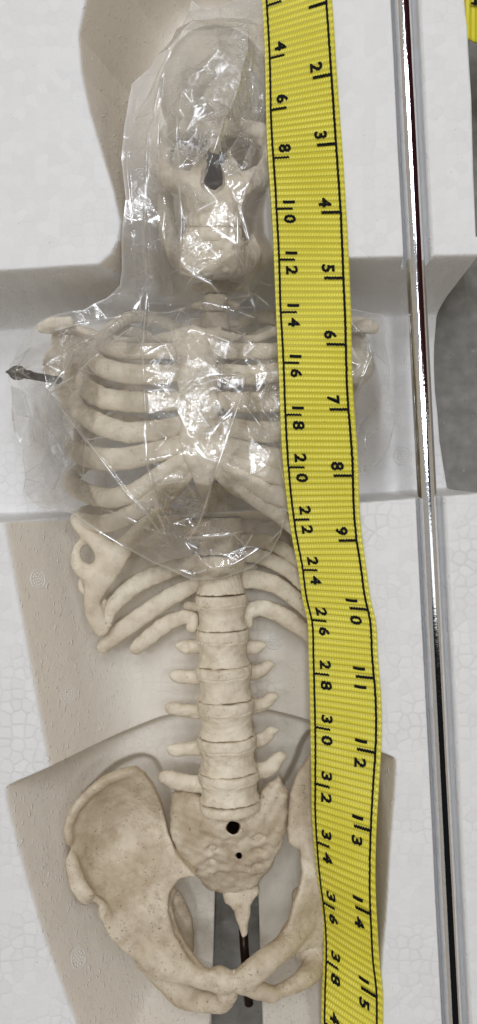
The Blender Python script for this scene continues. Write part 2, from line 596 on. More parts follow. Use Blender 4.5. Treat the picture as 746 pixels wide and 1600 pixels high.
BONE = mat_bone()
BRIGHTENED = mat_bone('brightened_bone', (.76, .675, .535), (.88, .815, .68), .38)  # bone copy painted lighter to make up for light the film takes
HIP = mat_bone('brown_stained_bone', (.48, .385, .265), (.76, .67, .52), .85, .42, .8)
FOAM = mat_foam()
CONC = mat_concrete()
CHROME = mat_metal('polished_chrome', (.86, .87, .89), .05, .2)
DARKMETAL = mat_metal('dark_steel', (.16, .145, .12), .32, .3, True)
RUSTY = mat_metal('brown_rod', (.045, .030, .024), .35, .3, True)
YELLOW = mat_tape()
INK = mat_flat('black_ink', (.004, .004, .005), .8)
INK.node_tree.nodes['Principled BSDF'].inputs['Specular IOR Level'].default_value = .15
FILM = mat_film()
TOOTH = BRIGHTENED

# ------------------------------------------------------------------ foam tray
MID, HEAD, WAIST, PELV = 225.0, 235.0, 158.0, 228.0
BOT = 290.0


def half_t(x, y, poly, widths):
    """normalised inset (0 at the rim, 1 where the wall meets the floor) of a convex recess"""
    out = None
    c = poly.mean(0)
    n = len(poly)
    for i in range(n):
        a, b = poly[i], poly[(i + 1) % n]
        e = b - a
        nr = np.array([-e[1], e[0]]) / np.linalg.norm(e)
        if (c - a) @ nr < 0:
            nr = -nr
        d = ((x - a[0]) * nr[0] + (y - a[1]) * nr[1]) / widths[i]
        out = d if out is None else smin(out, d, .10)
    return out


def soft01(t, r=.05, f=.42):
    """clamp with rounded rim and a wide floor fillet"""
    t = smax(t, np.zeros_like(t), r)
    return smin(t, np.ones_like(t), f)


headP = WP([(131, 0), (121, 49), (126, 111), (139, 173), (157, 234), (176, 296), (187, 345), (184, 372), (172, 394), (152, 412),
            (146, 480), (445, 480), (428, 388), (415, 362), (413, 330), (420, 291), (455, 220), (490, 130), (505, 40), (500, -60),
            (470, -150), (400, -215), (300, -225), (210, -190), (155, -110)])
midP = WP([(-420, 424), (0, 414), (148, 405), (430, 390), (547, 385), (746, 372), (1000, 360), (1000, 785), (746, 796), (600, 800), (117, 820), (0, 829), (-420, 842)])
mid_w = [30, 30, 30, 30, 30, 30, 30, 12, 12, 12, 12, 12, 60]
waistP = WP([(-5, 790), (71, 1204), (87, 1290), (575, 1290), (566, 1200), (575, 1060), (591, 957), (603, 874), (612, 800)])
waist_w = [100, 100, 40, 40, 40, 40, 34, 34, 20]
pelvP = WP([(2, 1243), (8, 1228), (71, 1201), (150, 1166), (220, 1138), (290, 1122), (360, 1117), (430, 1122), (500, 1140), (560, 1162), (618, 1184), (625, 1197),
            (621, 1336), (611, 1434), (598, 1537), (585, 1720), (160, 1720), (111, 1600), (55, 1448), (25, 1343)])
pelv_w = [108] + [30] * 9 + [48, 48, 52, 52, 52, 110, 108, 112, 116, 116]
# deeper pocket that follows the outline of the hip bones
pock_ = [(103, 1294), (112, 1262), (135, 1240), (165, 1218), (206, 1203), (236, 1212), (252, 1236), (280, 1264), (340, 1280), (425, 1266), (456, 1226), (486, 1166), (556, 1156), (590, 1210),
         (590, 1400), (560, 1500), (500, 1556), (430, 1586), (350, 1600), (290, 1580), (243, 1540), (205, 1498), (172, 1466), (150, 1426), (122, 1404), (107, 1350)]
pockP = WP(spline(pock_ + pock_[:1], 4)[:-1], -90)


def pelvis_depth(x, y):
    d = 192.0 * soft01(half_t(x, y, pelvP, pelv_w), .03, .35)
    p = np.clip(-poly_sdf(x, y, pockP) / 22.0, 0, 1)
    return d + (PELV - d) * (p * p * (3 - 2 * p))


grvA, grvB = W(635.5, 0, 0), W(715.5, 1600, 0)


def lerp_line(A, B, y):
    return A[0] + (B[0] - A[0]) * (y - A[1]) / (B[1] - A[1])


def recess_depth(x, y):
    """depth of the three body-shaped recesses alone"""
    d = soft01(-poly_sdf(x, y, headP) / 70.0) * HEAD
    d = np.maximum(d, WAIST * soft01(half_t(x, y, waistP, waist_w) + 0 * d))
    return np.maximum(d, pelvis_depth(x + 0 * d, y + 0 * d))


def foam_z(x, y):
    z = np.zeros(np.broadcast(x, y).shape)
    d = poly_sdf(x, y, headP)
    z = smin(z, -HEAD * soft01(-d / 70.0), 3)
    tw = half_t(x, y, waistP, waist_w)
    z = smin(z, -WAIST * soft01(tw + 0 * z), 3)
    z = smin(z, -pelvis_depth(x + 0 * z, y + 0 * z), 3)
    tm = half_t(x, y, midP, mid_w)
    z = smin(z, -MID * soft01(tm + 0 * z), 16)
    gx = np.abs(x - lerp_line(grvA, grvB, y))
    z = smin(z, -46.0 * np.clip((23.5 - gx) / 3.0, 0, 1) + 0 * z, 3)
    return z


def build_tray():
    st = 2.0
    xs = np.arange(-560, 560, st); ys = np.arange(-980, 980, st)
    X, Y = np.meshgrid(xs, ys, indexing='ij')
    sk_ = (grvB[0] - grvA[0]) / (grvB[1] - grvA[1])
    X = X + (grvA[0] - sk_ * grvA[1]) % st + sk_ * Y       # columns run along the rod's groove
    Z = foam_z(X, Y)
    n1 = value_noise(X.shape, 60, 3) - .5
    n2 = value_noise(X.shape, 16, 4) - .5
    n3 = value_noise(X.shape, 6, 5) - .5
    gxz, gyz = np.gradient(Z, st)
    slope = np.clip(np.hypot(gxz, gyz) * 1.2, 0, 1)
    Z = Z + n1 * 3.0 + n2 * 1.0 + n3 * .35
    out = WP([(715, -300), (729, 0), (733, 40), (738, 150), (742, 260), (745, 372)])
    mid = WP([(744, 388), (733, 401), (715, 430), (694, 456), (686, 476), (682, 498), (679, 540), (679, 572), (681, 610), (684, 645), (689, 690), (694, 734), (699, 765), (702, 788)], -MID)
    low = WP([(764, 794), (800, 793), (1100, 780), (1100, 2200), (-700, 2200), (-700, -300)])
    outline = np.vstack([out, mid, low])
    wob = np.random.RandomState(2)
    outline[:len(out) + len(mid)] += wob.randn(len(out) + len(mid), 2) * .8
    slot = WP([(336, 1386), (404, 1386), (412, 1640), (329, 1640)], -PELV)
    sd = np.maximum(poly_sdf(X, Y, outline), -poly_sdf(X, Y, slot))
    keep_c = (sd[:-1, :-1] + sd[1:, :-1] + sd[:-1, 1:] + sd[1:, 1:]) / 4 < 0
    ids = np.arange(X.size).reshape(X.shape)
    Q = np.stack([ids[:-1, :-1], ids[1:, :-1], ids[1:, 1:], ids[:-1, 1:]], -1)[keep_c]
    V = np.stack([X.ravel(), Y.ravel(), Z.ravel()], 1)
    # boundary edges of the kept cells
    E = np.vstack([Q[:, [0, 1]], Q[:, [1, 2]], Q[:, [2, 3]], Q[:, [3, 0]]])
    key = np.sort(E, 1); kk = key[:, 0].astype(np.int64) * X.size + key[:, 1]
    u, inv, ct = np.unique(kk, return_inverse=True, return_counts=True)
    BE = E[ct[inv] == 1]
    bv = np.unique(BE)
    # snap the rim on to the outline
    for vi in bv:
        p = V[vi, :2]
        best = None
        for poly in (outline, slot):
            for i in range(len(poly)):
                a, b = poly[i - 1], poly[i]
                e = b - a
                t = np.clip((p - a) @ e / (e @ e), 0, 1)
                q = a + t * e
                dd = ((p - q) ** 2).sum()
                if best is None or dd < best[0]:
                    best = (dd, q)
        if best[0] < 16:
            V[vi, :2] = best[1]
            V[vi, 2] = foam_z(np.array([best[1][0]]), np.array([best[1][1]]))[0] + (V[vi, 2] - Z.ravel()[vi]) - 1.0
    m = {}
    ring = V[bv].copy(); ring[:, 2] = -BOT
    newid = {v: X.size + i for i, v in enumerate(bv)}
    sk = np.array([[b, a, newid[a], newid[b]] for a, b in BE])
    V = np.vstack([V, ring])
    Qa = np.vstack([Q, sk])
    used = np.unique(Qa)
    rem = np.full(len(V), -1); rem[used] = np.arange(len(used))
    o = np_mesh('foam_tray', V[used], rem[Qa], FOAM)
    recess_tint = np.clip((recess_depth(X, Y) - 4) / 5, 0, 1) * (half_t(X, Y, midP, mid_w) < 0)
    at = o.data.attributes.new('recess_tint', 'FLOAT', 'POINT')
    at.data.foreach_set('value', np.concatenate([recess_tint.ravel(), np.zeros(len(bv))])[used].astype(np.float32))
    at = o.data.attributes.new('wall', 'FLOAT', 'POINT')
    at.data.foreach_set('value', np.concatenate([slope.ravel(), np.ones(len(bv))])[used].astype(np.float32))
    return o


tray = build_tray()
tag(tray, 'white moulded foam packing tray hollowed out around the skeleton', 'foam tray')


def vent(u, v, z0, rr, slope=None):
    """round cluster of steam-vent pips pressed in the foam"""
    for z0 in np.arange(0, -289, -1.0):
        c = W(u, v, z0)
        if float(foam_z(np.array([c[0]]), np.array([c[1]]))[0]) >= z0:
            break
    zf = lambda x, y: float(foam_z(np.array([x]), np.array([y]))[0])
    e = 2.0
    gx = (zf(c[0] + e, c[1]) - zf(c[0] - e, c[1])) / (2 * e)
    gy = (zf(c[0], c[1] + e) - zf(c[0], c[1] - e)) / (2 * e)
    nrm = np.array([-gx, -gy, 1.0]); nrm /= np.linalg.norm(nrm)
    t1 = np.cross([0, 1, 0], nrm); t1 /= np.linalg.norm(t1)
    t2 = np.cross(nrm, t1)
    c = np.array([c[0], c[1], zf(c[0], c[1])])
    V = []; Q = []

    def blob(p, r, h):
        b = len(V)
        for j in range(4):
            for i in range(8):
                a = i * math.pi / 4; f = j / 3 * math.pi / 2
                V.append(p + (t1 * math.cos(a) + t2 * math.sin(a)) * r * math.cos(f) + nrm * (h * math.sin(f) - .6))
        for j in range(3):
            for i in range(8):
                Q.append([b + j * 8 + i, b + j * 8 + (i + 1) % 8, b + j * 8 + 8 + (i + 1) % 8, b + j * 8 + 8 + i])
    k = 0
    for ring, cnt in ((0, 1), (.36, 6), (.70, 11)):
        for i in range(cnt):
            a = i / max(cnt, 1) * 2 * math.pi + ring * 3
            blob(c + (t1 * math.cos(a) + t2 * math.sin(a)) * rr * ring, 1.5, 1.35)
    b = len(V); N = 36
    for i in range(N):
        a = i / N * 2 * math.pi
        d = t1 * math.cos(a) + t2 * math.sin(a)
        for (ro, hh) in ((rr * 1.02, -.6), (rr * 1.06, .4), (rr * 1.10, .4), (rr * 1.15, -.6)):
            V.append(c + d * ro + nrm * hh)
    for i in range(N):
        for j in range(3):
            Q.append([b + i * 4 + j, b + i * 4 + j + 1, b + ((i + 1) % N) * 4 + j + 1, b + ((i + 1) % N) * 4 + j])
    np_mesh('vent_mark', np.array(V), np.array(Q), FOAM, tray)


for a in ((101, 437, -110, 17), (6, 456, -130, 15), (630, 713, -200, 15), (638, 566, -200, 11), (60, 905, -90, 14), (106, 1084, -110, 14),
          (123, 1497, -120, 14), (428, 1002, -165, 13), (448, 1165, -180, 12)):
    vent(*a)

# ------------------------------------------------------------------ concrete floor
N = 3
np_f = []
g = np.linspace(-1, 1, 9)
fv = [(x * 9000, y * 9000, -BOT - 3) for x in g for y in g]
fq = [(i * 9 + j, (i + 1) * 9 + j, (i + 1) * 9 + j + 1, i * 9 + j + 1) for i in range(8) for j in range(8)]
floor = np_mesh('floor', np.array(fv), np.array(fq), CONC)
tag(floor, 'grey concrete floor under the foam tray', 'floor', kind='structure')

# ------------------------------------------------------------------ skeleton
sk = empty('skeleton_model', tuple(W(345, 900, -165) * S))
tag(sk, 'small cream plastic model skeleton lying on its back in the foam', 'skeleton')


def part(bone, name, parent=None, mat=None, **kw):
    o = bone.build(name, mat or BONE, None, **kw)
    o.parent = parent or sk
    o.matrix_parent_inverse.identity()
    if (parent or sk) is sk:
        o.location = tuple(-np.array(sk.location))
    return o


# --- lumbar and thoracic vertebrae
VERT = [  # top (u, v), bottom (u, v), half-width, z
    (333, 520, 334, 560, 27, -95), (334, 562, 335, 604, 27, -105), (335, 606, 336, 650, 27, -110), (336, 652, 337, 700, 28, -110),
    (337, 702, 339, 752, 29, -106), (339, 755, 341, 808, 31, -100), (341, 811, 343, 868, 33, -92),
    (343, 871, 345, 931, 36, -84), (345, 935, 347, 988, 38, -77), (347, 991, 349, 1046, 39, -72), (349, 1049, 352, 1101, 41, -68),
    (352, 1104, 354, 1160, 42, -66), (354, 1163, 357, 1217, 44, -66), (357, 1220, 359, 1264, 45, -64), (359, 1266, 360, 1283, 43, -66)]
TIPS = {9: ((278, 1010, 306, 1009), (416, 1008, 386, 1012)), 10: ((267, 1055, 309, 1058), (430, 1039, 391, 1053)),
        11: ((261, 1106, 310, 1111), (435, 1089, 395, 1106)), 12: ((264, 1171, 311, 1168), (434, 1142, 398, 1161)),
        13: ((252, 1215, 314, 1226), (447, 1183, 404, 1208))}
for i, (u0, v0, u1, v1, r, z) in enumerate(VERT):
    b = Bone()
    kf = (D - z - r) / (D - z)        # the rims seen are the front ones
    u0, u1 = CU + (u0 - CU) * kf, CU + (u1 - CU) * kf
    v0, v1 = CV + (v0 - CV) * kf, CV + (v1 - CV) * kf
    dv = (v1 - v0)
    vm = v0 + dv * .26
    um = u0 + (u1 - u0) * .26
    b.barrel((um, vm, z), (u1, v1, z), r * 1.09, waist=.14, zf=1.05, rnd=4, k=5)
    # arch and spinous process behind the body
    b.chain([(um, v0 + dv * .5, z - r * .7, r * .55), (um, v0 + dv * .6, z - r * 1.5, r * .3)], k=10)
    if i in TIPS:
        for s, (tu, tv, ru, rv) in zip((-1, 1), TIPS[i]):
            zz = z - 26
            f = 1.25 if i == 13 else 1.0
            b.chain([(ru - s * 12, rv, zz - 2, 13), (ru * .6 + tu * .4, rv * .6 + tv * .4 + 1, zz, 10.5 * f), (tu - s * 11, tv + 1, zz + 3, (10.5 if s < 0 else 8.0) * f), (tu - s * 1, tv - 1, zz + 4, (5 if s < 0 else 3) * f)],
                    k=9, flat=1.25)
            if i in (9, 10, 12):     # grooved tip
                b.chain([(tu + s * 2, tv + 5, zz + 13, 2.2), (tu - s * 22, tv + 6, zz + 14, 1.6)], k=2, sub=True)
    elif i >= 5:
        for s in (-1, 1):
            b.chain([(um + s * r * .8, vm + 4, z - 22, 8), (um + s * (r + 16), vm + 2, z - 40, 7)], k=7)
    if i == 14:
        b = Bone().barrel((u0, v0, z), (u1, v1, z), r * 1.07, waist=-.03, zf=1.05, rnd=6)
    o = part(b, 'vertebra' if i < 14 else 'disc', seed=i, rough=.7)
    if i == 14:
        continue
    d = Bone()
    d.barrel((u0, v0 - 1.2, z), (um, vm + 2.2, z), r * 1.045, waist=-.02, zf=1.05, rnd=4)
    dd = d.build('disc', BONE, None, seed=i + 40, rough=.5)
    dd.parent = o
for (u, v, r, z) in ((338, 447, 20, -75), (337, 476, 21, -80), (336, 504, 23, -88)):
    b = Bone().barrel((u, v - 13, z), (u, v + 13, z), r, waist=.08, rnd=5)
    for s in (-1, 1):
        b.chain([(u + s * 14, v, z - 10, 8), (u + s * 33, v + 2, z - 18, 6)], k=6)
    part(b, 'vertebra', seed=v)

# --- rib cage
SX = 311.0


def mir(u):
    return 2 * SX + 6 - u


def rib(front, lat, back_v, seed, r=12.5, right=False, back_z=-150):
    pts = list(front) + [lat]
    u, v, z, _ = lat
    u += 7
    pts[-1] = (u, v, z, _)
    pts += [(u + 2, v - 22, z - 55, r * .72), (u + 48, v - 46, back_z, r * .66), (u + 120, back_v, back_z - 2, r * .62), (310, back_v + 4, -128, r * .6)]
    if right:
        pts = [(mir(p[0]), p[1], p[2], p[3]) for p in pts]
    pts = [(p[0], p[1], p[2], p[3] * 1.2) for p in pts]
    part(Bone().chain(pts, flat=1.75, n=7), 'rib', mat=BRIGHTENED, seed=seed, rough=.7)


RIBS = [
    ([(283, 548, 8, 11), (235, 549, 2, 11), (195, 548, -14, 11)], (160, 540, -50, 11), 515),
    ([(281, 583, 16, 12), (235, 586, 13, 13.5), (196, 583, 4, 13.5), (165, 576, -16, 13)], (142, 562, -52, 11.5), 545),
    ([(281, 626, 19, 12), (238, 629, 16, 14), (196, 627, 8, 14), (157, 620, -10, 14)], (127, 602, -52, 12), 582),
    ([(283, 664, 20, 12), (238, 673, 17, 13.5), (196, 675, 9, 14), (155, 662, -10, 14)], (117, 640, -55, 12), 622),
    ([(284, 694, 20, 13), (238, 708, 17, 14), (195, 717, 8, 15), (150, 716, -12, 15)], (110, 702, -60, 12), 664),
    ([(205, 772, 8, 13), (165, 778, -8, 13)], (111, 760, -62, 12), 715),
]
for i, (f, l, bv_) in enumerate(RIBS):
    rib(f, l, bv_, i)
    rib(f, l, bv_ + 3, i + 20, right=True)
# lower ribs that run from the costal margin back to the spine
for k, (pts, nm) in enumerate((
        ([(125, 812, -58, 11), (140, 800, -100, 10), (190, 790, -140, 9), (260, 800, -140, 8), (312, 828, -110, 8)], 'rib'),
        ([(498, 812, -58, 11), (485, 800, -100, 10), (440, 800, -140, 9), (400, 815, -130, 8), (372, 828, -110, 8)], 'rib'),
        ([(168, 968, -62, 8), (178, 945, -70, 11), (215, 912, -84, 12), (258, 893, -96, 12), (290, 882, -104, 10), (316, 872, -104, 8)], 'rib'),
        ([(161, 1011, -86, 9), (190, 986, -88, 12), (232, 955, -90, 12.5), (268, 932, -94, 12), (296, 918, -98, 11), (313, 910, -100, 9)], 'rib'),
        ([(213, 1013, -96, 9), (235, 994, -97, 11), (262, 974, -97, 11), (285, 965, -97, 10), (302, 966, -97, 8), (300, 980, -92, 8)], 'rib'),
        ([(384, 905, -92, 13), (402, 906, -96, 13), (430, 914, -98, 12), (460, 934, -96, 11), (490, 962, -90, 10)], 'rib'),
        ([(389, 975, -92, 6), (388, 958, -94, 9), (410, 950, -98, 11), (440, 962, -98, 12), (468, 980, -96, 11), (496, 1006, -92, 9)], 'rib'),
        ([(380, 868, -98, 9), (405, 870, -100, 10.5), (440, 884, -98, 10.5), (475, 912, -90, 10), (500, 940, -80, 9)], 'rib'),
        ([(382, 845, -100, 9), (415, 846, -104, 10), (455, 866, -98, 10), (495, 900, -80, 10)], 'rib'))):
    pts = [(p[0], p[1], p[2], p[3] * 1.16) for p in pts]
    part(Bone().chain(pts, flat=1.8, n=7), nm, seed=60 + k, rough=.8)
# costal cartilages fanning from the sternum, and the margin
for k, pts in enumerate((
        [(292, 712, 18, 12), (255, 738, 16, 13), (205, 772, 8, 14)],
        [(297, 724, 17, 11), (264, 756, 14, 13), (216, 796, 2, 14), (165, 818, -22, 14), (122, 812, -55, 12)],
        [(300, 736, 15, 9), (276, 762, 12, 11), (242, 800, 0, 12), (205, 842, -25, 13), (176, 872, -40, 14)],
        [(338, 700, 18, 12), (378, 722, 16, 14), (430, 744, 6, 14), (480, 760, -25, 14)],
        [(334, 712, 18, 12), (372, 740, 15, 13), (422, 772, 4, 14), (480, 800, -30, 14)],
        [(330, 726, 16, 10), (362, 756, 13, 12), (408, 786, 0, 12), (455, 820, -25, 12), (500, 860, -55, 12)])):
    part(Bone().chain(pts, flat=1.5, n=7), 'costal_cartilage', mat=BRIGHTENED, seed=80 + k, rough=.6)
m = Bone()
m.chain([(122, 815, -50, 11), (138, 830, -45, 14), (157, 848, -42, 16), (170, 870, -42, 19)], k=8, flat=1.6)
m.chain([(200, 846, -30, 13), (184, 866, -38, 18), (163, 893, -46, 22), (149, 920, -52, 17), (145, 942, -56, 13), (151, 966, -60, 14), (159, 983, -62, 12)], k=8, flat=1.9)
m.chain([(142, 838, -48, 9), (126, 850, -54, 6), (119, 864, -58, 7), (123, 884, -55, 11), (144, 900, -50, 17)], k=7, flat=1.5)
m.chain([(163, 940, -66, 5), (160, 952, -66, 7), (163, 966, -66, 7), (170, 976, -64, 6)], k=5)
m.chain([(130, 900, -70, 6), (128, 918, -75, 7), (138, 930, -70, 6)], k=5)
part(m, 'costal_margin', seed=91, rough=.9)

st = Bone()
stz = rbf([(311, 520, 2), (311, 560, 20), (311, 640, 26), (311, 730, 22), (318, 775, 10), (275, 540, 10), (345, 540, 10), (280, 700, 20), (345, 700, 20)])
st.plate([(272, 515), (300, 508), (318, 514), (345, 510), (352, 530), (344, 552), (338, 570), (343, 590), (338, 612), (345, 635), (340, 660), (346, 682), (342, 712),
          (336, 738), (326, 768), (317, 778), (308, 764), (299, 740), (286, 716), (279, 690), (283, 662), (277, 640), (282, 615), (276, 592), (280, 572), (274, 550), (268, 530)],
         stz, 10, rnd=9)
part(st, 'sternum', mat=BRIGHTENED, rough=.9)
# collar bones and shoulder blades
part(Bone().chain([(288, 526, 6, 13), (264, 528, -12, 9), (228, 532, -55, 7), (190, 532, -92, 6), (150, 524, -108, 6), (116, 512, -108, 6), (94, 511, -92, 8)], n=8, flat=1.2), 'clavicle', mat=BRIGHTENED, seed=5)
part(Bone().chain([(336, 526, 6, 13), (360, 528, -12, 9), (400, 530, -55, 7), (470, 504, -36, 9), (530, 506, -80, 9), (552, 508, -92, 8)], n=8, flat=1.2), 'clavicle', mat=BRIGHTENED, seed=6)
for s in (0, 1):
    f = (lambda u: u) if not s else (lambda u: 652 - u)
    b = Bone()
    b.chain([(f(68), 512, -88, 9), (f(82), 508, -84, 12), (f(108), 503, -84, 9)], flat=1.3)
    zf = rbf([(f(80), 520, -110), (f(75), 600, -125), (f(170), 640, -165), (f(140), 530, -150), (f(110), 690, -160)])
    b.plate([(f(80), 515), (f(120), 505), (f(175), 525), (f(185), 560), (f(170), 640), (f(140), 700), (f(112), 695), (f(95), 640), (f(84), 590)], zf, 6, rnd=6)
    b.ell((f(92), 572, -96 if s else -130), (27, 32, 20), k=14)
    if s:
        b.ell((f(102), 571, -76), (5, 5, 12), k=3, sub=True)
    part(b, 'scapula', mat=BRIGHTENED, seed=12 + s, rough=.9)

# --- skull
skb = Bone()
skb.ell((338, 148, -95), (94, 100, 100), k=20)
skb.ell((337, 168, -45), (78, 62, 58), k=25)
skb.chain([(270, 208, -12, 15), (304, 199, 4, 14), (337, 206, 8, 12), (370, 199, 4, 14), (404, 208, -12, 15)], k=14)
for s in (-1, 1):
    c = 337
    skb.chain([(c + s * 73, 214, -18, 14), (c + s * 77, 244, -26, 14), (c + s * 74, 272, -20, 18), (c + s * 54, 288, -4, 20), (c + s * 30, 292, 4, 16)], k=12)
    skb.chain([(c + s * 76, 268, -28, 15), (c + s * 90, 264, -70, 11), (c + s * 100, 258, -120, 8)], k=8)
    skb.chain([(c + s * 26, 240, 6, 9), (c + s * 24, 275, 8, 10)], k=10)
skb.ell((335, 304, -8), (50, 46, 36), k=14)
skb.ell((335, 326, 0), (44, 32, 28), k=10)
skb.chain([(337, 206, 8, 9), (336, 232, 22, 9)], k=10)
for s in (-1, 1):
    skb.ell((337 + s * 47, 238, -4), (25, 23, 70), k=5, sub=True)
skb.chain([(334, 236, 26, 9), (333, 262, 24, 16), (333, 286, 22, 19)], k=3, sub=True)
skb.chain([(335, 246, 4, 11), (334, 282, 4, 17)], k=3, sub=True)
skb.chain([(335, 250, -16, 13), (334, 282, -16, 17)], k=4, sub=True)
skb.chain([(335, 256, -34, 13), (334, 282, -34, 17)], k=3, sub=True)
skb.chain([(335, 262, -50, 14), (334, 280, -50, 17)], k=4, sub=True)
skb.ell((337, 232, -100), (70, 72, 66), k=6, sub=True)
skb.chain([(270, 122, -20, 2), (300, 112, 0, 2), (345, 112, 8, 2), (390, 124, -8, 2), (420, 142, -40, 2)], k=2, sub=True)
for s in (-1, 1):        # hollows under the cheekbones
    skb.ell((337 + s * 70, 322, -14), (20, 22, 40), k=8, sub=True)
skull = part(skb, 'skull', mat=BRIGHTENED, rough=.9)


def teeth(name, v, parent, zc):
    b = Bone()
    for i in range(10):
        a = (i - 4.5) / 4.5
        u = 334 + 41 * math.sin(a * 1.25)
        z = zc - 26 * (1 - math.cos(a * 1.25)) * 1.3
        b.ell((u, v, z), (6.3 - abs(a) * .6, 11, 5), k=5, p=3)
    o = b.build(name, TOOTH, None, rough=.2, h=1.5)
    o.parent = parent
    return o


nb = Bone().ell((333, 268, -42), (24, 34, 9), k=1).build('nose_shade_plug', mat_flat('nose_shade_dark', (.055, .043, .034), .8), None, rough=.8)  # dark plug added inside the nose opening, painting in its deep shade
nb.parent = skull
teeth('upper_teeth', 343, skull, 25)
jb = Bone()
jb.chain([(258, 312, -95, 13), (262, 360, -80, 14), (276, 396, -48, 15), (292, 414, -14, 15), (316, 420, 4, 15), (352, 420, 4, 15), (378, 414, -14, 15), (394, 396, -48, 15), (408, 360, -80, 14), (412, 312, -95, 13)], k=8, n=7)
jb.ell((330, 402, -8), (50, 30, 27), k=10, p=4)
jb.ell((332, 380, -6), (46, 18, 27), k=8, p=3)
jb.ell((334, 418, 6), (24, 12, 14), k=10)
jaw = part(jb, 'jaw', mat=BRIGHTENED, rough=.9, seed=3)
teeth('lower_teeth', 366, jaw, 21)

# --- sacrum and coccyx
szf = rbf([(268, 1236, -95), (436, 1211, -95), (360, 1250, -72), (360, 1285, -66), (277, 1310, -84), (445, 1300, -84), (362, 1330, -82), (300, 1352, -96), (425, 1350, -98),
           (320, 1384, -118), (404, 1376, -120), (362, 1375, -112)])
sb = Bone()
sb.plate([(268, 1242), (274, 1234), (312, 1243), (330, 1262), (400, 1258), (410, 1232), (436, 1211), (451, 1238), (448, 1296), (437, 1325), (423, 1356), (405, 1378), (385, 1390), (352, 1394), (322, 1386),
          (299, 1354), (277, 1327), (266, 1298)], szf, 17, rnd=16)
sb.chain([(325, 1285, -64, 12), (360, 1292, -56, 16), (398, 1283, -64, 12)], k=14)


def ridge(pts, r=5.2):
    q = []
    for (u, v) in pts:
        w = W(u, v, -85)
        z = float(szf(np.array([w[0]]), np.array([w[1]]))[0]) + 15.5
        q.append((u, v, z, r))
    sb.chain(q, k=7)


ridge([(309, 1330), (322, 1318), (342, 1312), (362, 1316)])
ridge([(310, 1344), (322, 1334), (336, 1328), (348, 1334), (356, 1342)])
ridge([(392, 1302), (404, 1294), (414, 1300)])
ridge([(388, 1326), (400, 1316), (418, 1312), (428, 1316)])
ridge([(392, 1346), (402, 1336), (416, 1336)])
ridge([(320, 1364), (345, 1356), (380, 1358), (405, 1362)], 3)
for (u, v, r) in ((332, 1325, 4.5), (330, 1345, 4.5), (404, 1308, 5), (402, 1329, 5), (404, 1352, 4.5)):
    w = W(u, v, -85)
    z = float(szf(np.array([w[0]]), np.array([w[1]]))[0]) + 19
    sb.ell((u, v, z), (r * 1.6, r, 6), k=5, sub=True)
sb.chain([(365, 1293, -20, 10.5), (365, 1293, -140, 10)], k=2, sub=True)
sb.chain([(374, 1336, -40, 5), (374, 1336, -125, 4.6)], k=1.5, sub=True)
part(sb, 'sacrum', mat=HIP, rough=1.1, seed=2)
cb = Bone()
czf = rbf([(352, 1392, -122), (404, 1386, -122), (380, 1420, -108), (380, 1458, -92), (340, 1440, -110), (420, 1440, -110)])
cb.plate([(347, 1388), (362, 1382), (385, 1384), (404, 1378), (406, 1388), (399, 1400), (392, 1412), (389, 1436), (387, 1455), (380, 1461), (374, 1449), (366, 1420), (352, 1405)], czf, 13, rnd=6)
part(cb, 'coccyx', mat=HIP, rough=1.0, seed=8)

# --- hip bones
hl = Bone()
hz = rbf([(239, 1225, -48), (214, 1202, -30), (188, 1207, -22), (158, 1222, -20), (132, 1245, -20), (106, 1292, -18), (113, 1340, -10), (122, 1391, 2), (137, 1408, 4), (162, 1430, -6),
          (194, 1475, -14), (259, 1280, -84), (268, 1330, -78), (266, 1384, -62), (270, 1440, -42), (300, 1497, -10), (226, 1503, -16),
          (190, 1270, -84), (180, 1320, -82), (210, 1370, -62), (220, 1310, -92), (160, 1290, -68), (150, 1350, -54), (230, 1430, -34), (260, 1505, -10), (256, 1524, -14)])
ht = rbf([(190, 1290, 5), (220, 1320, 6), (180, 1206, 9), (110, 1290, 9), (130, 1400, 9), (230, 1440, 22), (262, 1380, 15), (262, 1300, 16), (280, 1490, 18), (180, 1360, 8)])
hl.plate([(259, 1278), (251, 1250), (240, 1226), (226, 1207), (212, 1201), (188, 1206), (158, 1221), (132, 1244), (115, 1266), (105, 1292), (110, 1314), (113, 1338), (111, 1366), (120, 1391),
          (129, 1404), (137, 1409), (146, 1404), (153, 1402), (159, 1410), (162, 1432), (174, 1457), (194, 1477), (226, 1504), (250, 1524), (270, 1524), (303, 1512), (299, 1497), (284, 1472), (273, 1450), (264, 1415),
          (267, 1386), (284, 1366), (308, 1364), (297, 1352), (276, 1328), (264, 1300)], hz, ht, rnd=6, k=6)
hl.chain([(108, 1312, -12, 6), (107, 1290, -14, 7), (117, 1265, -16, 7.5), (134, 1245, -17, 7), (160, 1223, -17, 8), (188, 1209, -20, 7), (212, 1204, -28, 6)], k=9)
hl.chain([(150, 1404, -2, 5), (160, 1412, -4, 5), (163, 1428, -6, 6)], k=6)
hl.chain([(240, 1490, -14, 25), (270, 1508, -4, 21), (300, 1523, 4, 17), (325, 1530, 8, 16), (347, 1532, 8, 19), (356, 1533, 8, 17)], k=9, flat=1.1)
hl.chain([(343, 1524, 6, 12), (354, 1550, 0, 14)], k=8)
hl.ell((334, 1523, 18), (9, 6, 6), k=6)
hl.ell((268, 1516, 10), (10, 7, 7), k=8)
hl.chain([(266, 1392, -70, 9), (262, 1415, -55, 6), (272, 1450, -40, 5), (290, 1482, -22, 5), (312, 1510, -4, 5)], k=8)      # arcuate line
hl.chain([(112, 1345, -8, 10), (122, 1380, 3, 13), (136, 1398, 5, 11)], k=10, flat=1.2)
hl.chain([(164, 1425, -4, 8), (176, 1450, -10, 10), (200, 1474, -14, 10)], k=10)
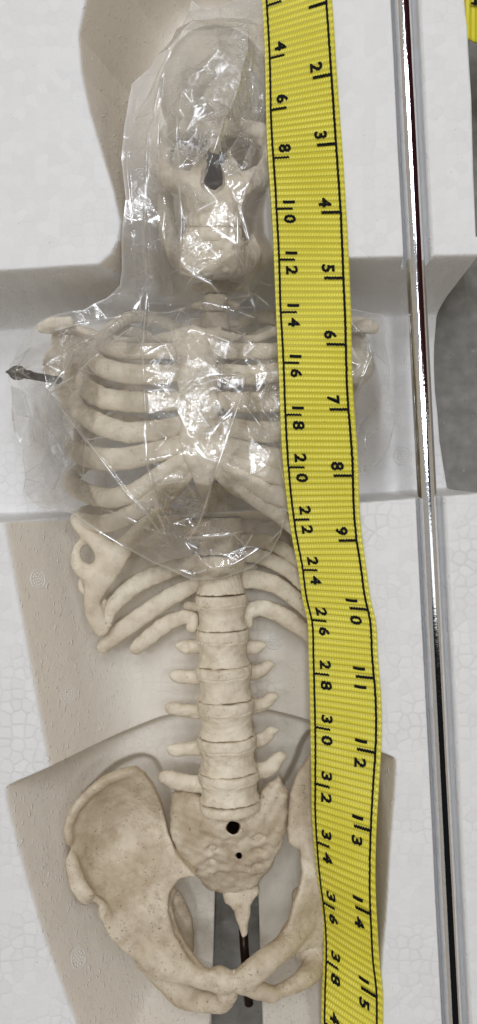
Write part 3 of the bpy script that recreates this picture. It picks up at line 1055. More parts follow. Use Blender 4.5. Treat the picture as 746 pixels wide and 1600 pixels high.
hl.chain([(268, 1528, -55, 20), (284, 1550, -46, 21), (308, 1562, -30, 17), (334, 1567, -14, 15), (350, 1566, -6, 14), (357, 1552, -2, 15)], k=8)
hl.chain([(240, 1490, -50, 30), (258, 1515, -60, 26), (275, 1535, -55, 20)], k=12)
hl.ell((315, 1541, -10), (19, 5.5, 80), k=4, sub=True, rot=-.6)
hl.chain([(272, 1405, -105, 14), (283, 1435, -118, 17), (284, 1470, -112, 20), (276, 1500, -90, 24)], k=10)
part(hl, 'hip_bone', mat=HIP, rough=.45, seed=21)

hr = Bone()
rz = rbf([(452, 1240, -88), (450, 1300, -82), (468, 1330, -74), (466, 1385, -58), (455, 1425, -42), (485, 1178, -62), (520, 1160, -62), (560, 1180, -66), (600, 1290, -80), (575, 1400, -95),
          (530, 1300, -72), (500, 1260, -86), (510, 1400, -84), (500, 1470, -84)])
hr.plate([(452, 1240), (466, 1205), (484, 1178), (510, 1158), (535, 1160), (560, 1200), (570, 1270), (566, 1330), (550, 1400), (530, 1440), (505, 1470), (470, 1485), (440, 1482), (430, 1478), (449, 1443), (458, 1410), (466, 1390),
          (471, 1360), (468, 1326), (450, 1316), (448, 1296)], rz, 12, rnd=10)
hr.chain([(470, 1446, -62, 18), (450, 1474, -30, 18), (425, 1494, -6, 18), (402, 1514, 4, 20), (386, 1527, 8, 19), (376, 1533, 8, 17)], k=9, flat=1.1)
hr.chain([(381, 1538, 2, 15), (402, 1546, 0, 14), (426, 1554, -8, 11)], k=8)
hr.chain([(424, 1555, -10, 9), (446, 1545, -20, 11), (470, 1532, -36, 14), (490, 1510, -70, 18), (496, 1470, -95, 20), (488, 1440, -90, 20)], k=8)
hr.chain([(384, 1523, 16, 8), (402, 1513, 14, 9)], k=8)
hr.chain([(470, 1400, -100, 14), (478, 1440, -110, 18), (480, 1480, -100, 22)], k=10)
part(hr, 'hip_bone', mat=HIP, rough=.45, seed=22)
part(Bone().chain([(366.5, 1522, 5, 7), (366, 1545, 0, 7)], flat=1.0), 'pubic_joint', rough=.3)


# --- metal: the rod through the spine, the eye bolt at the shoulder
def tube(pts, mat, name, parent, seg=20):
    P = np.array([list(W(p[0], p[1], p[2])) + [p[3] * (D - p[2]) / D] for p in pts])
    V = []; Q = []
    for i, p in enumerate(P):
        t = P[min(i + 1, len(P) - 1), :3] - P[max(i - 1, 0), :3]; t /= np.linalg.norm(t)
        a = np.cross(t, [0, 0, 1]); a /= np.linalg.norm(a); b = np.cross(a, t)
        for k in range(seg):
            th = 2 * math.pi * k / seg
            V.append(p[:3] + p[3] * (a * math.cos(th) + b * math.sin(th)))
    for i in range(len(P) - 1):
        for k in range(seg):
            Q.append([i * seg + k, i * seg + (k + 1) % seg, (i + 1) * seg + (k + 1) % seg, (i + 1) * seg + k])
    n0 = len(V)
    V.append(P[0, :3]); V.append(P[-1, :3])
    for k in range(seg):
        Q.append([n0, (k + 1) % seg, k, k])
        Q.append([n0 + 1, (len(P) - 1) * seg + k, (len(P) - 1) * seg + (k + 1) % seg, (len(P) - 1) * seg + (k + 1) % seg])
    tri = [q for q in Q if len(set(q)) == 4]
    o = np_mesh(name, np.array(V), np.array(tri), mat, parent)
    # end caps
    return o


r = tube([(365, 1281, -112, 13), (366, 1306, -114, 13), (374, 1330, -122, 9), (376, 1345, -130, 8), (380, 1400, -142, 7.2), (380, 1440, -112, 7.2), (382, 1480, -100, 7.2), (386, 1530, -86, 7.2), (389.5, 1569, -76, 7.2), (389.6, 1570.5, -76, 6.2), (389.6, 1570.6, -76, .1)], RUSTY, 'support_rod_and_plug', sk)  # upper end widened into an added dark plug that blackens the sacrum's hole
r.location = tuple(-np.array(sk.location))
bb = Bone()
bb.chain([(92, 594, -60, 6), (60, 589, -42, 6.2), (42, 585.5, -33, 6.2)], k=3)
bb.chain([(46, 585, -32, 6.5), (38, 584, -31, 6.5)], k=3)
for a in range(12):
    a0, a1 = a * math.pi / 6, (a + 1) * math.pi / 6
    bb.chain([(28 + 9.5 * math.cos(a0), 582.5 + 7 * math.sin(a0), -28, 4.6), (28 + 9.5 * math.cos(a1), 582.5 + 7 * math.sin(a1), -28, 4.6)], k=1, n=1)
bb.chain([(24, 582, -27, 6), (11, 581, -25, 2.2)], k=3)
part(bb, 'eye_bolt', mat=DARKMETAL, rough=.2, h=1.2)

# ------------------------------------------------------------------ chrome rod in its groove
N = 40
V = []; Q = []
for i in range(60):
    f = i / 59
    c = np.array([628.5 + 80.5 * ((-160 + f * 1900) / 1600), -160 + f * 1900])
    w = W(c[0], c[1], -22)
    for k in range(N):
        th = 2 * math.pi * k / N
        V.append([w[0] + 15.2 * math.cos(th), w[1], w[2] + 15.2 * math.sin(th)])
for i in range(59):
    for k in range(N):
        Q.append([i * N + k, (i + 1) * N + k, (i + 1) * N + (k + 1) % N, i * N + (k + 1) % N])
rod = np_mesh('metal_rod', np.array(V), np.array(Q), CHROME)
tag(rod, 'long shiny chrome rod lying in the groove right of the yellow tape', 'metal rod')

# ------------------------------------------------------------------ yellow measuring tape
EL = [(-80, 401), (0, 409.6), (240, 419), (327, 425), (480, 431.5), (600, 437), (720, 442.5), (806, 452), (835, 456), (886, 466), (940, 474), (965, 480), (1027, 483), (1091, 485), (1160, 486),
      (1220, 487), (1270, 487.6), (1310, 490), (1380, 497.5), (1407, 501.5), (1450, 505.5), (1510, 505), (1545, 503.6), (1600, 502.5), (1680, 503)]
ER = [(-80, 511), (0, 519), (120, 527), (240, 535.8), (480, 548.5), (600, 551.5), (720, 560), (806, 563), (835, 565.5), (886, 572.6), (940, 580.5), (965, 586.5), (1027, 591), (1091, 596), (1160, 596.5),
      (1220, 593), (1270, 590), (1310, 588), (1380, 586.5), (1407, 587), (1450, 589), (1510, 592.6), (1545, 597), (1600, 598), (1680, 599)]
SL = [(2, 12), (4, 94), (6, 174), (8, 248.6), (10, 327), (12, 406), (14, 488.6), (16, 567), (18, 648), (20, 730), (22, 812), (24, 890), (26, 967.6), (28, 1051), (30, 1134), (32, 1221.5), (34, 1311.6), (36, 1406), (38, 1497), (40, 1593), (42, 1688)]
SR = [(2.54, 2), (5.08, 115), (7.62, 224), (10.16, 332), (12.7, 435), (15.24, 539), (17.78, 640), (20.32, 743), (22.86, 844), (25.4, 953), (27.94, 1060.5), (30.48, 1177.5), (33.02, 1300), (35.56, 1431), (38.1, 1562), (40.64, 1690)]
ZL = [(-80, 7), (100, 11), (220, 20), (320, 20), (400, 15), (480, 16), (560, 34), (700, 34), (800, 20), (900, 9), (1000, 6), (1100, 6), (1200, -4), (1300, -30), (1400, -62), (1450, -70), (1520, -56), (1600, -40), (1700, -30)]
ZR = [(-80, 5), (400, 6), (560, 20), (700, 18), (800, 9), (900, 7), (1000, 6), (1100, 6), (1200, 6), (1400, 6), (1600, 6), (1700, 6)]


def interp_smooth(tab, x):
    t = np.array(tab, float)
    # monotone-ish cubic (Catmull-Rom on irregular knots via Hermite)
    X, Yv = t[:, 0], t[:, 1]
    m = np.gradient(Yv, X)
    i = np.clip(np.searchsorted(X, x) - 1, 0, len(X) - 2)
    h = X[i + 1] - X[i]
    s = (x - X[i]) / h
    return ((2 * s ** 3 - 3 * s ** 2 + 1) * Yv[i] + (s ** 3 - 2 * s ** 2 + s) * h * m[i] + (-2 * s ** 3 + 3 * s ** 2) * Yv[i + 1] + (s ** 3 - s ** 2) * h * m[i + 1])


def extrap(tab, x):
    t = np.array(tab, float)
    x = np.asarray(x, float)
    y = interp_smooth(tab, np.clip(x, t[0, 0], t[-1, 0]))
    y = y + np.where(x < t[0, 0], (x - t[0, 0]) * (t[1, 1] - t[0, 1]) / (t[1, 0] - t[0, 0]), 0)
    y = y + np.where(x > t[-1, 0], (x - t[-1, 0]) * (t[-1, 1] - t[-2, 1]) / (t[-1, 0] - t[-2, 0]), 0)
    return y


def tape_edges(s):
    vl = extrap(SL, s); vr = extrap(SR, s)
    ul = interp_smooth(EL, vl); ur = interp_smooth(ER, vr)
    zl = interp_smooth(ZL, vl); zr = interp_smooth(ZR, vr)
    kl = (D - zl) / D; kr = (D - zr) / D
    L = np.stack([(ul - CU) * kl, (CV - vl) * kl, zl], -1)
    R = np.stack([(ur - CU) * kr, (CV - vr) * kr, zr], -1)
    return L, R


def tape_pos(u, s):
    L, R = tape_edges(s)
    P = L + (R - L) * u[..., None]
    # the slack stretch at the bottom bellies a little across its width
    P[..., 2] += (np.sin(np.pi * u) * 3.0 * np.clip((s - 30) / 6, 0, 1))
    return P


def weave(u, s):
    ph = s / ROW
    fr = ph - np.floor(ph)
    row = np.clip(1 - (np.abs(fr - .5) / .46) ** 2.5, 0, 1)
    bd = u * BEADS + .6 * fr
    bf = bd - np.floor(bd)
    bead = np.clip(1 - (np.abs(bf - .5) / .5) ** 2, 0, 1)
    edge = np.minimum(u, 1 - u)
    body = row * (.30 + .70 * bead)
    # selvedge: slanted stitches
    sv = .5 + .5 * np.sin(2 * np.pi * (s / (ROW * .5) + u * 30))
    w = np.clip((edge - .035) / .012, 0, 1)
    return body * w + (1 - w) * sv * np.clip(edge / .03, 0, 1) ** .5


def build_tape():
    nu, nsn = 163, 1480
    u = np.linspace(0, 1, nu); s = np.linspace(1.0, 41.6, nsn)
    U, SS = np.meshgrid(u, s, indexing='ij')
    P = tape_pos(U, SS)
    dU = np.gradient(P, axis=0); dS = np.gradient(P, axis=1)
    nrm = np.cross(dS, dU); nrm /= np.linalg.norm(nrm, axis=-1, keepdims=True)
    nrm *= np.sign(nrm[..., 2:3])
    top = P + nrm * (weave(U, SS) * 2.0)[..., None]
    ids = np.arange(U.size).reshape(U.shape)
    Q = np.stack([ids[:-1, :-1], ids[:-1, 1:], ids[1:, 1:], ids[1:, :-1]], -1).reshape(-1, 4)
    bot = (P - nrm * 3.2)[::6, ::4]
    # coarse underside and side strips
    nb = bot.shape
    bid = U.size + np.arange(nb[0] * nb[1]).reshape(nb[:2])
    QB = np.stack([bid[:-1, :-1], bid[1:, :-1], bid[1:, 1:], bid[:-1, 1:]], -1).reshape(-1, 4)
    cols = np.arange(0, nsn, 4)
    extra = []
    for row, brow in ((0, 0), (nu - 1, nb[0] - 1)):
        for j in range(len(cols) - 1):
            extra.append([ids[row, cols[j]], ids[row, cols[j + 1]], bid[brow, j + 1], bid[brow, j]])
    V = np.vstack([top.reshape(-1, 3), bot.reshape(-1, 3)])
    uvs = np.vstack([np.stack([U.ravel(), SS.ravel()], 1), np.stack([U[::6, ::4].ravel(), SS[::6, ::4].ravel()], 1)])
    return np_mesh('measuring_tape', V, np.vstack([Q, QB, np.array(extra)]), YELLOW, uv=uvs)


tape = build_tape()
tag(tape, 'long yellow woven tape measure with black centimetre and inch marks laid over the skeleton', 'tape measure')


def glyph_mesh(text):
    cu = bpy.data.curves.new('glyph', 'FONT')
    cu.body = text; cu.size = 1.0; cu.align_x = 'CENTER'; cu.offset = .038; cu.resolution_u = 5
    o = bpy.data.objects.new('glyph', cu); COL.objects.link(o)
    dg = bpy.context.evaluated_depsgraph_get()
    me = bpy.data.meshes.new_from_object(o.evaluated_get(dg))
    me.calc_loop_triangles()
    v = np.array([x.co[:2] for x in me.vertices]); t = np.array([x.vertices[:] for x in me.loop_triangles])
    bpy.data.objects.remove(o); bpy.data.curves.remove(cu); bpy.data.meshes.remove(me)
    lo, hi = v.min(0), v.max(0)
    return v, t, lo, hi


GL = {c: glyph_mesh(c) for c in '0123456789'}
IV = []; IT = []


def subdivide(v, t, n=2):
    for _ in range(n):
        nv = list(map(tuple, v)); nt = []; cache = {}

        def mid(a, b):
            k = (min(a, b), max(a, b))
            if k not in cache:
                cache[k] = len(nv); nv.append(tuple((np.array(nv[a]) + np.array(nv[b])) / 2))
            return cache[k]
        for a, b, c in t:
            x, y, z = mid(a, b), mid(b, c), mid(c, a)
            nt += [(a, x, z), (x, b, y), (z, y, c), (x, y, z)]
        v, t = np.array(nv), np.array(nt)
    return v, t


def put_ink(uv_pts, tris):
    """ink lies on the weave: uv_pts are (u, s in cm)"""
    u, s = uv_pts[:, 0], uv_pts[:, 1]
    P = tape_pos(u, s)
    e = 1e-3
    dU = tape_pos(u + e, s) - P; dS = tape_pos(u, s + e) - P
    nrm = np.cross(dS, dU); nrm /= np.linalg.norm(nrm, axis=-1, keepdims=True)
    nrm *= np.sign(nrm[:, 2:3])
    h = np.full(u.shape, 2.2)
    b = sum(len(x) for x in IV)
    IV.append(P + nrm * h[:, None]); IT.append(np.asarray(tris) + b)


def digit(ch, u0, u1, sc, slen):
    """digit turned a quarter right: its top towards larger u, reading towards larger s"""
    v, t, lo, hi = GL[ch]
    v, t = subdivide(v, t, 2)
    h = hi[1] - lo[1]
    w = (v[:, 0] - (lo[0] + hi[0]) / 2)
    w0 = GL['0'][3][0] - GL['0'][2][0]
    uu = u0 + (v[:, 1] - lo[1]) / h * (u1 - u0)
    ss = sc + w * (.34 / w0)
    ss = ss + .014 * np.sin(2 * np.pi * BEADS * uu)
    put_ink(np.stack([uu, ss], 1), t)


def strip(p, n=1, half_s=None, half_u=None):
    """a printed line: p list of (u, s) centre points"""
    p = np.array(p, float)
    a = p.copy(); b = p.copy()
    wob = np.random.RandomState(len(IV)).randn(len(p)) * .12
    if half_s:
        a[:, 1] -= half_s * (1 + wob); b[:, 1] += half_s * (1 - wob)
    if half_u:
        a[:, 0] -= half_u * (1 + wob); b[:, 0] += half_u * (1 - wob)
    pts = np.vstack([a, b]); n = len(p)
    t = []
    for i in range(n - 1):
        t += [(i, i + 1, n + i + 1), (i, n + i + 1, n + i)]
    put_ink(pts, t)


UL, UR = .062, .915
ss = np.arange(1.0, 41.6, .045)
strip([(UL + .004 * math.sin(x * 1.7) * .6, x) for x in ss], half_u=.0145)
strip([(UR + .004 * math.sin(x * 1.3 + 1) * .6, x) for x in ss], half_u=.0165)
for cm in range(2, 42, 2):
    strip([(x, cm + .014 * math.sin(2 * math.pi * BEADS * x)) for x in np.linspace(UL, .275, 50)], half_s=.044)
    d = str(cm)
    if len(d) == 1:
        digit(d, .140, .305, cm - .37, .33)
    else:
        digit(d[0], .150, .310, cm - (.27 if d[0] == '1' else .36), .33)
        digit(d[1], .150, .310, cm + .40, .33)
for inch in range(1, 17):
    c = inch * 2.54
    if c > 41.3:
        continue
    strip([(x, c + .014 * math.sin(2 * math.pi * BEADS * x)) for x in np.linspace(.655, UR, 60)], half_s=.054)
    d = str(inch)
    if len(d) == 1:
        digit(d, .625, .800, c - .37, .34)
    else:
        digit(d[0], .625, .795, c - .30, .15)
        digit(d[1], .625, .795, c + (.36 if d[1] == '1' else .44), .15 if d[1] == '1' else .34)
tri = np.vstack(IT)
np_mesh('printed_scale', np.vstack(IV), tri, INK, tape, smooth=False)

# second end of a tape, top right corner, hanging past the tray's edge
def corner_tape():
    V = []; Q = []; uvs = []
    n, mm = 60, 30
    for i in range(n):
        f = i / (n - 1)
        for j in range(mm):
            g2 = j / (mm - 1)
            z = -58 - 50 * f + weave(np.array([g2]), np.array([f * 3.4]))[0] * 1.2
            e = W(731, 17 - g2 * 108, 0)
            V.append([e[0] + 3 + f * 150, e[1] - 6 * (1 - math.exp(-f * 6)) - 14 * f, z - 6 * (g2 - .5) ** 2]); uvs.append((g2, f * 3.4))
    V = [np.array(p) for p in V]
    for i in range(n - 1):
        for j in range(mm - 1):
            Q.append([i * mm + j, i * mm + j + 1, (i + 1) * mm + j + 1, (i + 1) * mm + j])
    b = len(V)
    for p in list(V):
        V.append(p - np.array([0, 0, 4.0])); 
    uvs += uvs
    Q += [[q[3] + b, q[2] + b, q[1] + b, q[0] + b] for q in Q[:]]
    for i in range(n - 1):
        Q.append([i * mm, (i + 1) * mm, (i + 1) * mm + b, i * mm + b])
    for j in range(mm - 1):
        Q.append([j, j + b, j + 1 + b, j + 1])
    return np_mesh('measuring_tape.001', np.array(V), np.array(Q), YELLOW, uv=np.array(uvs))


ct = corner_tape()
tag(ct, 'short end of yellow tape measure poking out at the top right corner', 'tape measure')
CV_ = []; CT_ = []
b = 0
for ch, (u, v), sc in (('4', (740, 6), 12),):
    vv, tt, lo, hi = GL[ch]
    for p in vv:
        du = (p[1] - lo[1]) / (hi[1] - lo[1]) * 16; dv = (p[0] - (lo[0] + hi[0]) / 2) * 20
        CV_.append(W(u - 4 + du, v - 3 + dv, -52 - 50 * max(0, u - 4 + du - 716) / 150))
    CT_ += [list(x) for x in tt]
np_mesh('printed_scale', np.array(CV_), np.array(CT_), INK, ct, smooth=False)


# ------------------------------------------------------------------ clear plastic bag
def boxblur(A, r):
    for ax in (0, 1):
        P = np.pad(A, [(r + 1, r) if i == ax else (0, 0) for i in range(2)], mode='edge')
        c = np.cumsum(P, ax)
        n = A.shape[ax]
        a = np.take(c, range(2 * r + 1, 2 * r + 1 + n), ax); b = np.take(c, range(0, n), ax)
        A = (a - b) / (2 * r + 1)
    return A


def seg_d(X, Y, pl):
    d = np.full(X.shape, 1e9)
    for a, b in zip(pl[:-1], pl[1:]):
        e = b - a
        t = np.clip(((X - a[0]) * e[0] + (Y - a[1]) * e[1]) / (e @ e + 1e-9), 0, 1)
        d = np.minimum(d, np.hypot(X - a[0] - t * e[0], Y - a[1] - t * e[1]))
    return d


def build_bag():
    st_ = 1.25
    xs = np.arange(-400, 290, st_); ys = np.arange(-130, 940, st_)
    X, Y = np.meshgrid(xs, ys, indexing='ij')
    # what it lies on: bones and foam
    base = foam_z(X, Y) + 5.0
    H = base.copy()
    for v in BONE_VERTS:
        i = np.round((v[:, 0] - xs[0]) / st_).astype(int); j = np.round((v[:, 1] - ys[0]) / st_).astype(int)
        k = (i >= 1) & (i < len(xs) - 1) & (j >= 1) & (j < len(ys) - 1)
        for di in (-1, 0, 1):
            for dj in (-1, 0, 1):
                np.maximum.at(H, (i[k] + di, j[k] + dj), v[k, 2] + 5.0)
    G = np.maximum(H, -150)
    for r_ in (40, 40, 40, 24, 24, 24, 14, 14, 8, 8, 5, 5):
        G = np.maximum(H, boxblur(G, r_))
    G = boxblur(boxblur(G, 9), 9) + 9
    ZA = G
    def spot(u, v, ru, rv):
        w = W(u, v, 0)
        return np.exp(-((X - w[0]) / ru) ** 2 - ((Y - w[1]) / rv) ** 2)
    amp = .30 + 1.05 * spot(312, 205, 62, 95) + .25 * spot(300, 400, 60, 60) + .55 * spot(330, 850, 120, 38) + .35 * spot(60, 670, 55, 95) + .4 * spot(120, 530, 75, 45) + .35 * spot(215, 300, 30, 160) + .6 * spot(310, 590, 100, 80) + .7 * spot(275, 790, 55, 45) + .6 * spot(385, 640, 60, 80) + .6 * spot(375, 90, 35, 90)
    # long folds traced over the body
    folds = [
        ([(300, 0), (275, 50), (243, 100), (225, 130)], 6, 7), ([(415, 0), (400, 60), (392, 110)], 4, 6),
        ([(262, 60), (230, 200), (226, 330), (222, 470), (226, 560), (232, 640), (233, 720), (250, 790)], 9, 6),
        ([(205, 130), (196, 240), (206, 360), (212, 480)], 6, 6), ([(250, 120), (246, 230), (256, 320), (250, 420), (262, 470)], 6, 6),
        ([(276, 170), (280, 260), (285, 360), (282, 425), (330, 445), (360, 470)], 5, 6), ([(386, 12), (388, 80), (372, 150), (356, 190), (340, 240), (318, 300)], 7, 6),
        ([(338, 45), (386, 15)], 5, 5), ([(390, 380), (376, 330), (400, 270), (412, 255)], 5, 6), ([(372, 350), (372, 400), (398, 470)], 5, 6),
        ([(250, 345), (262, 400), (248, 420), (280, 420)], 6, 5),
        ([(70, 500), (110, 492), (140, 486), (200, 475)], 5, 6), ([(20, 575), (60, 555), (105, 530), (160, 505), (200, 470), (230, 420)], 6, 5),
        ([(14, 582), (40, 640), (100, 716), (128, 745)], 6, 5), ([(62, 600), (105, 650), (150, 705), (205, 775), (235, 805)], 7, 6), ([(62, 606), (120, 575), (175, 530), (200, 505)], 6, 6),
        ([(62, 606), (90, 570), (105, 535)], 5, 5), ([(66, 762), (100, 720), (112, 690)], 5, 5), ([(18, 600), (24, 680), (45, 740), (75, 785)], 5, 5),
        ([(225, 560), (300, 520), (370, 540), (384, 520)], 4, 6), ([(228, 600), (280, 620), (312, 592), (370, 590)], 4, 5), ([(278, 635), (300, 690), (320, 715)], 4, 5),
        ([(378, 620), (356, 690), (340, 735), (310, 820), (283, 855)], 7, 5), ([(232, 720), (248, 800), (262, 850), (280, 860)], 6, 5), ([(283, 842), (350, 838), (440, 815)], 6, 5),
        ([(150, 790), (190, 805), (240, 830), (282, 842)], 6, 6), ([(120, 810), (180, 850), (240, 885), (300, 903)], 5, 6), ([(300, 900), (360, 888), (420, 850), (440, 830)], 5, 5),
        ([(283, 842), (300, 870), (330, 890)], 5, 5), ([(345, 600), (375, 640), (350, 660)], 3, 4), ([(385, 640), (430, 700), (445, 760)], 5, 6),
        ([(560, 490), (590, 520), (596, 560)], 5, 6), ([(596, 535), (570, 600), (548, 640)], 6, 5), ([(610, 620), (580, 650), (560, 700)], 5, 5), ([(624, 650), (590, 670), (582, 735)], 5, 5),
        ([(548, 505), (590, 500)], 5, 5), ([(575, 555), (560, 580), (545, 590)], 4, 5),
        ([(200, 470), (260, 480), (330, 470), (400, 490)], 4, 6), ([(345, 468), (400, 452), (425, 470)], 4, 6)]
    # stretched film is flat panels meeting along creases: triangulate scattered
    # points and the folds, then round the creases a little
    from mathutils.geometry import delaunay_2d_cdt
    from mathutils import Vector

    def at_(A, p):
        i = int(np.clip((p[0] - xs[0]) / st_, 0, len(xs) - 1)); j = int(np.clip((p[1] - ys[0]) / st_, 0, len(ys) - 1))
        return A[i, j]
    r = np.random.RandomState(31)
    pts = []; pz = []; edges = []

    def ok(p, dmin):
        return all((p[0] - q[0]) ** 2 + (p[1] - q[1]) ** 2 > dmin * dmin for q in pts)
    for pl, a, w in folds:
        P = WP([(p[0], p[1], 15) for p in pl])
        L = np.concatenate([[0], np.cumsum(np.hypot(*np.diff(P, axis=0).T))])
        n = max(2, int(L[-1] / 34) + 1)
        prev = None
        for t in np.linspace(0, L[-1], n):
            p = np.array([np.interp(t, L, P[:, 0]), np.interp(t, L, P[:, 1])]) + r.randn(2) * 1.5
            pts.append(p); pz.append(at_(ZA, p) + a * 1.5)
            if prev is not None:
                edges.append((prev, len(pts) - 1))
            prev = len(pts) - 1
    for _ in range(5200):
        p = np.array([r.uniform(xs[0] + 6, xs[-1] - 6), r.uniform(ys[0] + 6, ys[-1] - 6)])
        am = at_(amp, p)
        if ok(p, max(11.0, 40.0 - 26.0 * am)):
            pts.append(p); pz.append(at_(ZA, p) + r.randn() * (5.0 + 1.0 * min(am, 1)))
    for p in ((xs[0], ys[0]), (xs[-1], ys[0]), (xs[-1], ys[-1]), (xs[0], ys[-1])):
        pts.append(np.array(p)); pz.append(at_(ZA, p))
    vo, _, fo, ov, _, _ = delaunay_2d_cdt([Vector(p) for p in pts], edges, [], 0, 1e-4)
    vz = [np.mean([pz[k] for k in o_]) if o_ else None for o_ in ov]
    vxy = np.array([v[:] for v in vo])
    vz = np.array([z if z is not None else at_(ZA, p) + 8 for z, p in zip(vz, vxy)])
    Z = ZA.copy()
    for f in fo:
        for k in range(1, len(f) - 1):
            A, B, C_ = vxy[f[0]], vxy[f[k]], vxy[f[k + 1]]
            za, zb, zc = vz[f[0]], vz[f[k]], vz[f[k + 1]]
            x0, x1 = min(A[0], B[0], C_[0]), max(A[0], B[0], C_[0]); y0, y1 = min(A[1], B[1], C_[1]), max(A[1], B[1], C_[1])
            i0, i1 = max(0, int((x0 - xs[0]) / st_)), min(len(xs), int((x1 - xs[0]) / st_) + 2)
            j0, j1 = max(0, int((y0 - ys[0]) / st_)), min(len(ys), int((y1 - ys[0]) / st_) + 2)
            gx, gy = X[i0:i1, j0:j1], Y[i0:i1, j0:j1]
            det = (B[1] - C_[1]) * (A[0] - C_[0]) + (C_[0] - B[0]) * (A[1] - C_[1])
            if abs(det) < 1e-9:
                continue
            l1 = ((B[1] - C_[1]) * (gx - C_[0]) + (C_[0] - B[0]) * (gy - C_[1])) / det
            l2 = ((C_[1] - A[1]) * (gx - C_[0]) + (A[0] - C_[0]) * (gy - C_[1])) / det
            l3 = 1 - l1 - l2
            ins = (l1 > -1e-6) & (l2 > -1e-6) & (l3 > -1e-6)
            Z[i0:i1, j0:j1][ins] = (l1 * za + l2 * zb + l3 * zc)[ins]
    Z = np.maximum(boxblur(Z, 1), boxblur(H - 3, 2))
    # nipped creases: every traced fold in broken lengths, and some edges of the panels
    cre = np.zeros(X.shape)
    nn = value_noise(X.shape, 22, 55)

    def mark(P, wd, wt):
        lo_, hi_ = P.min(0) - 8, P.max(0) + 8
        a0, a1 = max(0, int((lo_[0] - xs[0]) / st_)), min(len(xs), int((hi_[0] - xs[0]) / st_) + 2)
        b0, b1 = max(0, int((lo_[1] - ys[0]) / st_)), min(len(ys), int((hi_[1] - ys[0]) / st_) + 2)
        if a1 <= a0 or b1 <= b0:
            return
        d_ = seg_d(X[a0:a1, b0:b1], Y[a0:a1, b0:b1], P)
        cre[a0:a1, b0:b1] = np.maximum(cre[a0:a1, b0:b1], wt * np.exp(-(d_ / wd) ** 2) * np.clip(nn[a0:a1, b0:b1] * 2.6 - .75, 0.06, 1))
    seen = set()
    for f in fo:
        for k in range(len(f)):
            e_ = tuple(sorted((f[k], f[(k + 1) % len(f)])))
            if e_ in seen:
                continue
            seen.add(e_)
            P = vxy[list(e_)]
            am = at_(amp, P.mean(0))
            if r.rand() < .17 + .33 * min(am, 1) and np.hypot(*(P[1] - P[0])) < 60:
                mark(P, 1.0, .45 + .5 * r.rand())
    for pl, a, w in folds:
        mark(WP([(p[0], p[1], 15) for p in pl]), 1.35, 1.0)
    # a fine raised line along each crease, where the film has been nipped
    for pl, a, w in folds:
        P = WP([(p[0], p[1], 15) for p in pl])
        d = seg_d(X, Y, P)
        Z = Z + a * .5 * np.exp(-(d / 2.3) ** 2) * np.clip(.6 + .8 * np.sin(Y * .05 + X * .07 + a), 0, 1.2)
    Z = Z + (value_noise(X.shape, 14, 77) - .5) * 2.6 * np.clip(amp + .2, 0, 1) + (value_noise(X.shape, 7, 78) - .5) * 1.1 * np.clip(amp, 0, 1)
    Z = np.maximum(Z, base)
    tl, tr = tape_edges(np.linspace(1.0, 30, 400))
    o_ = np.argsort(tl[:, 1])
    txl = np.interp(ys, tl[o_, 1], tl[o_, 0]); tzl = np.interp(ys, tl[o_, 1], tl[o_, 2])
    txr = np.interp(ys, tr[::-1, 1], tr[::-1, 0]); tzr = np.interp(ys, tr[::-1, 1], tr[::-1, 2])
    wgt = np.clip((X - txl[None]) / (txr - txl)[None], 0, 1)
    under = tzl[None] * (1 - wgt) + tzr[None] * wgt - 4.5
    gapx = np.maximum(np.maximum(txl[None] - X, X - txr[None]), 0)
    Z = np.minimum(Z, np.where(gapx < 40, under + gapx * .5 + 200 * np.clip((gapx - 32) / 8, 0, 1), 1e3))
    # the film's own edge
    outl = [(318, -60), (300, 0), (268, 62), (236, 104), (206, 132), (194, 200), (190, 250), (197, 310), (190, 380), (191, 420), (187, 446),
            (166, 466), (132, 484), (70, 497), (42, 522), (24, 556), (11, 582), (17, 600), (18, 640), (24, 676), (4, 698), (2, 712), (10, 732), (36, 768), (62, 792), (112, 802), (150, 828), (190, 852), (240, 880), (300, 906), (345, 905),
            (392, 888), (424, 864), (440, 834), (447, 800), (470, 790), (520, 770), (548, 744), (580, 736), (608, 700), (618, 662), (625, 648), (604, 640), (609, 620), (609, 570), (602, 535), (600, 492), (560, 484), (520, 480), (470, 476), (440, 460),
            (436, 380), (432, 200), (428, 60), (425, -60)]
    zz = lambda u, v: 0.0
    P = []
    for (u, v) in outl:
        z = 0.0
        for _ in range(4):
            w = W(u, v, z)
            i = int(np.clip((w[0] - xs[0]) / st_, 0, len(xs) - 1)); j = int(np.clip((w[1] - ys[0]) / st_, 0, len(ys) - 1))
            z = Z[i, j]
        P.append(W(u, v, z)[:2])
    P = np.array(P)
    sd = poly_sdf(X, Y, P)
    keep = (sd[:-1, :-1] + sd[1:, :-1] + sd[:-1, 1:] + sd[1:, 1:]) / 4 < 0
    ids = np.arange(X.size).reshape(X.shape)
    Q = np.stack([ids[:-1, :-1], ids[1:, :-1], ids[1:, 1:], ids[:-1, 1:]], -1)[keep]
    V = np.stack([X.ravel(), Y.ravel(), Z.ravel()], 1)
    E = np.vstack([Q[:, [0, 1]], Q[:, [1, 2]], Q[:, [2, 3]], Q[:, [3, 0]]])
    key = np.sort(E, 1); kk = key[:, 0].astype(np.int64) * X.size + key[:, 1]
    _, inv, ct_ = np.unique(kk, return_inverse=True, return_counts=True)
    for vi in np.unique(E[ct_[inv] == 1]):
        p = V[vi, :2]; best = None
        for i in range(len(P)):
            a, b2 = P[i - 1], P[i]; e = b2 - a
            t = np.clip((p - a) @ e / (e @ e), 0, 1); q = a + t * e
            dd = ((p - q) ** 2).sum()
            if best is None or dd < best[0]:
                best = (dd, q)
        if best[0] < 12:
            V[vi, :2] = best[1]
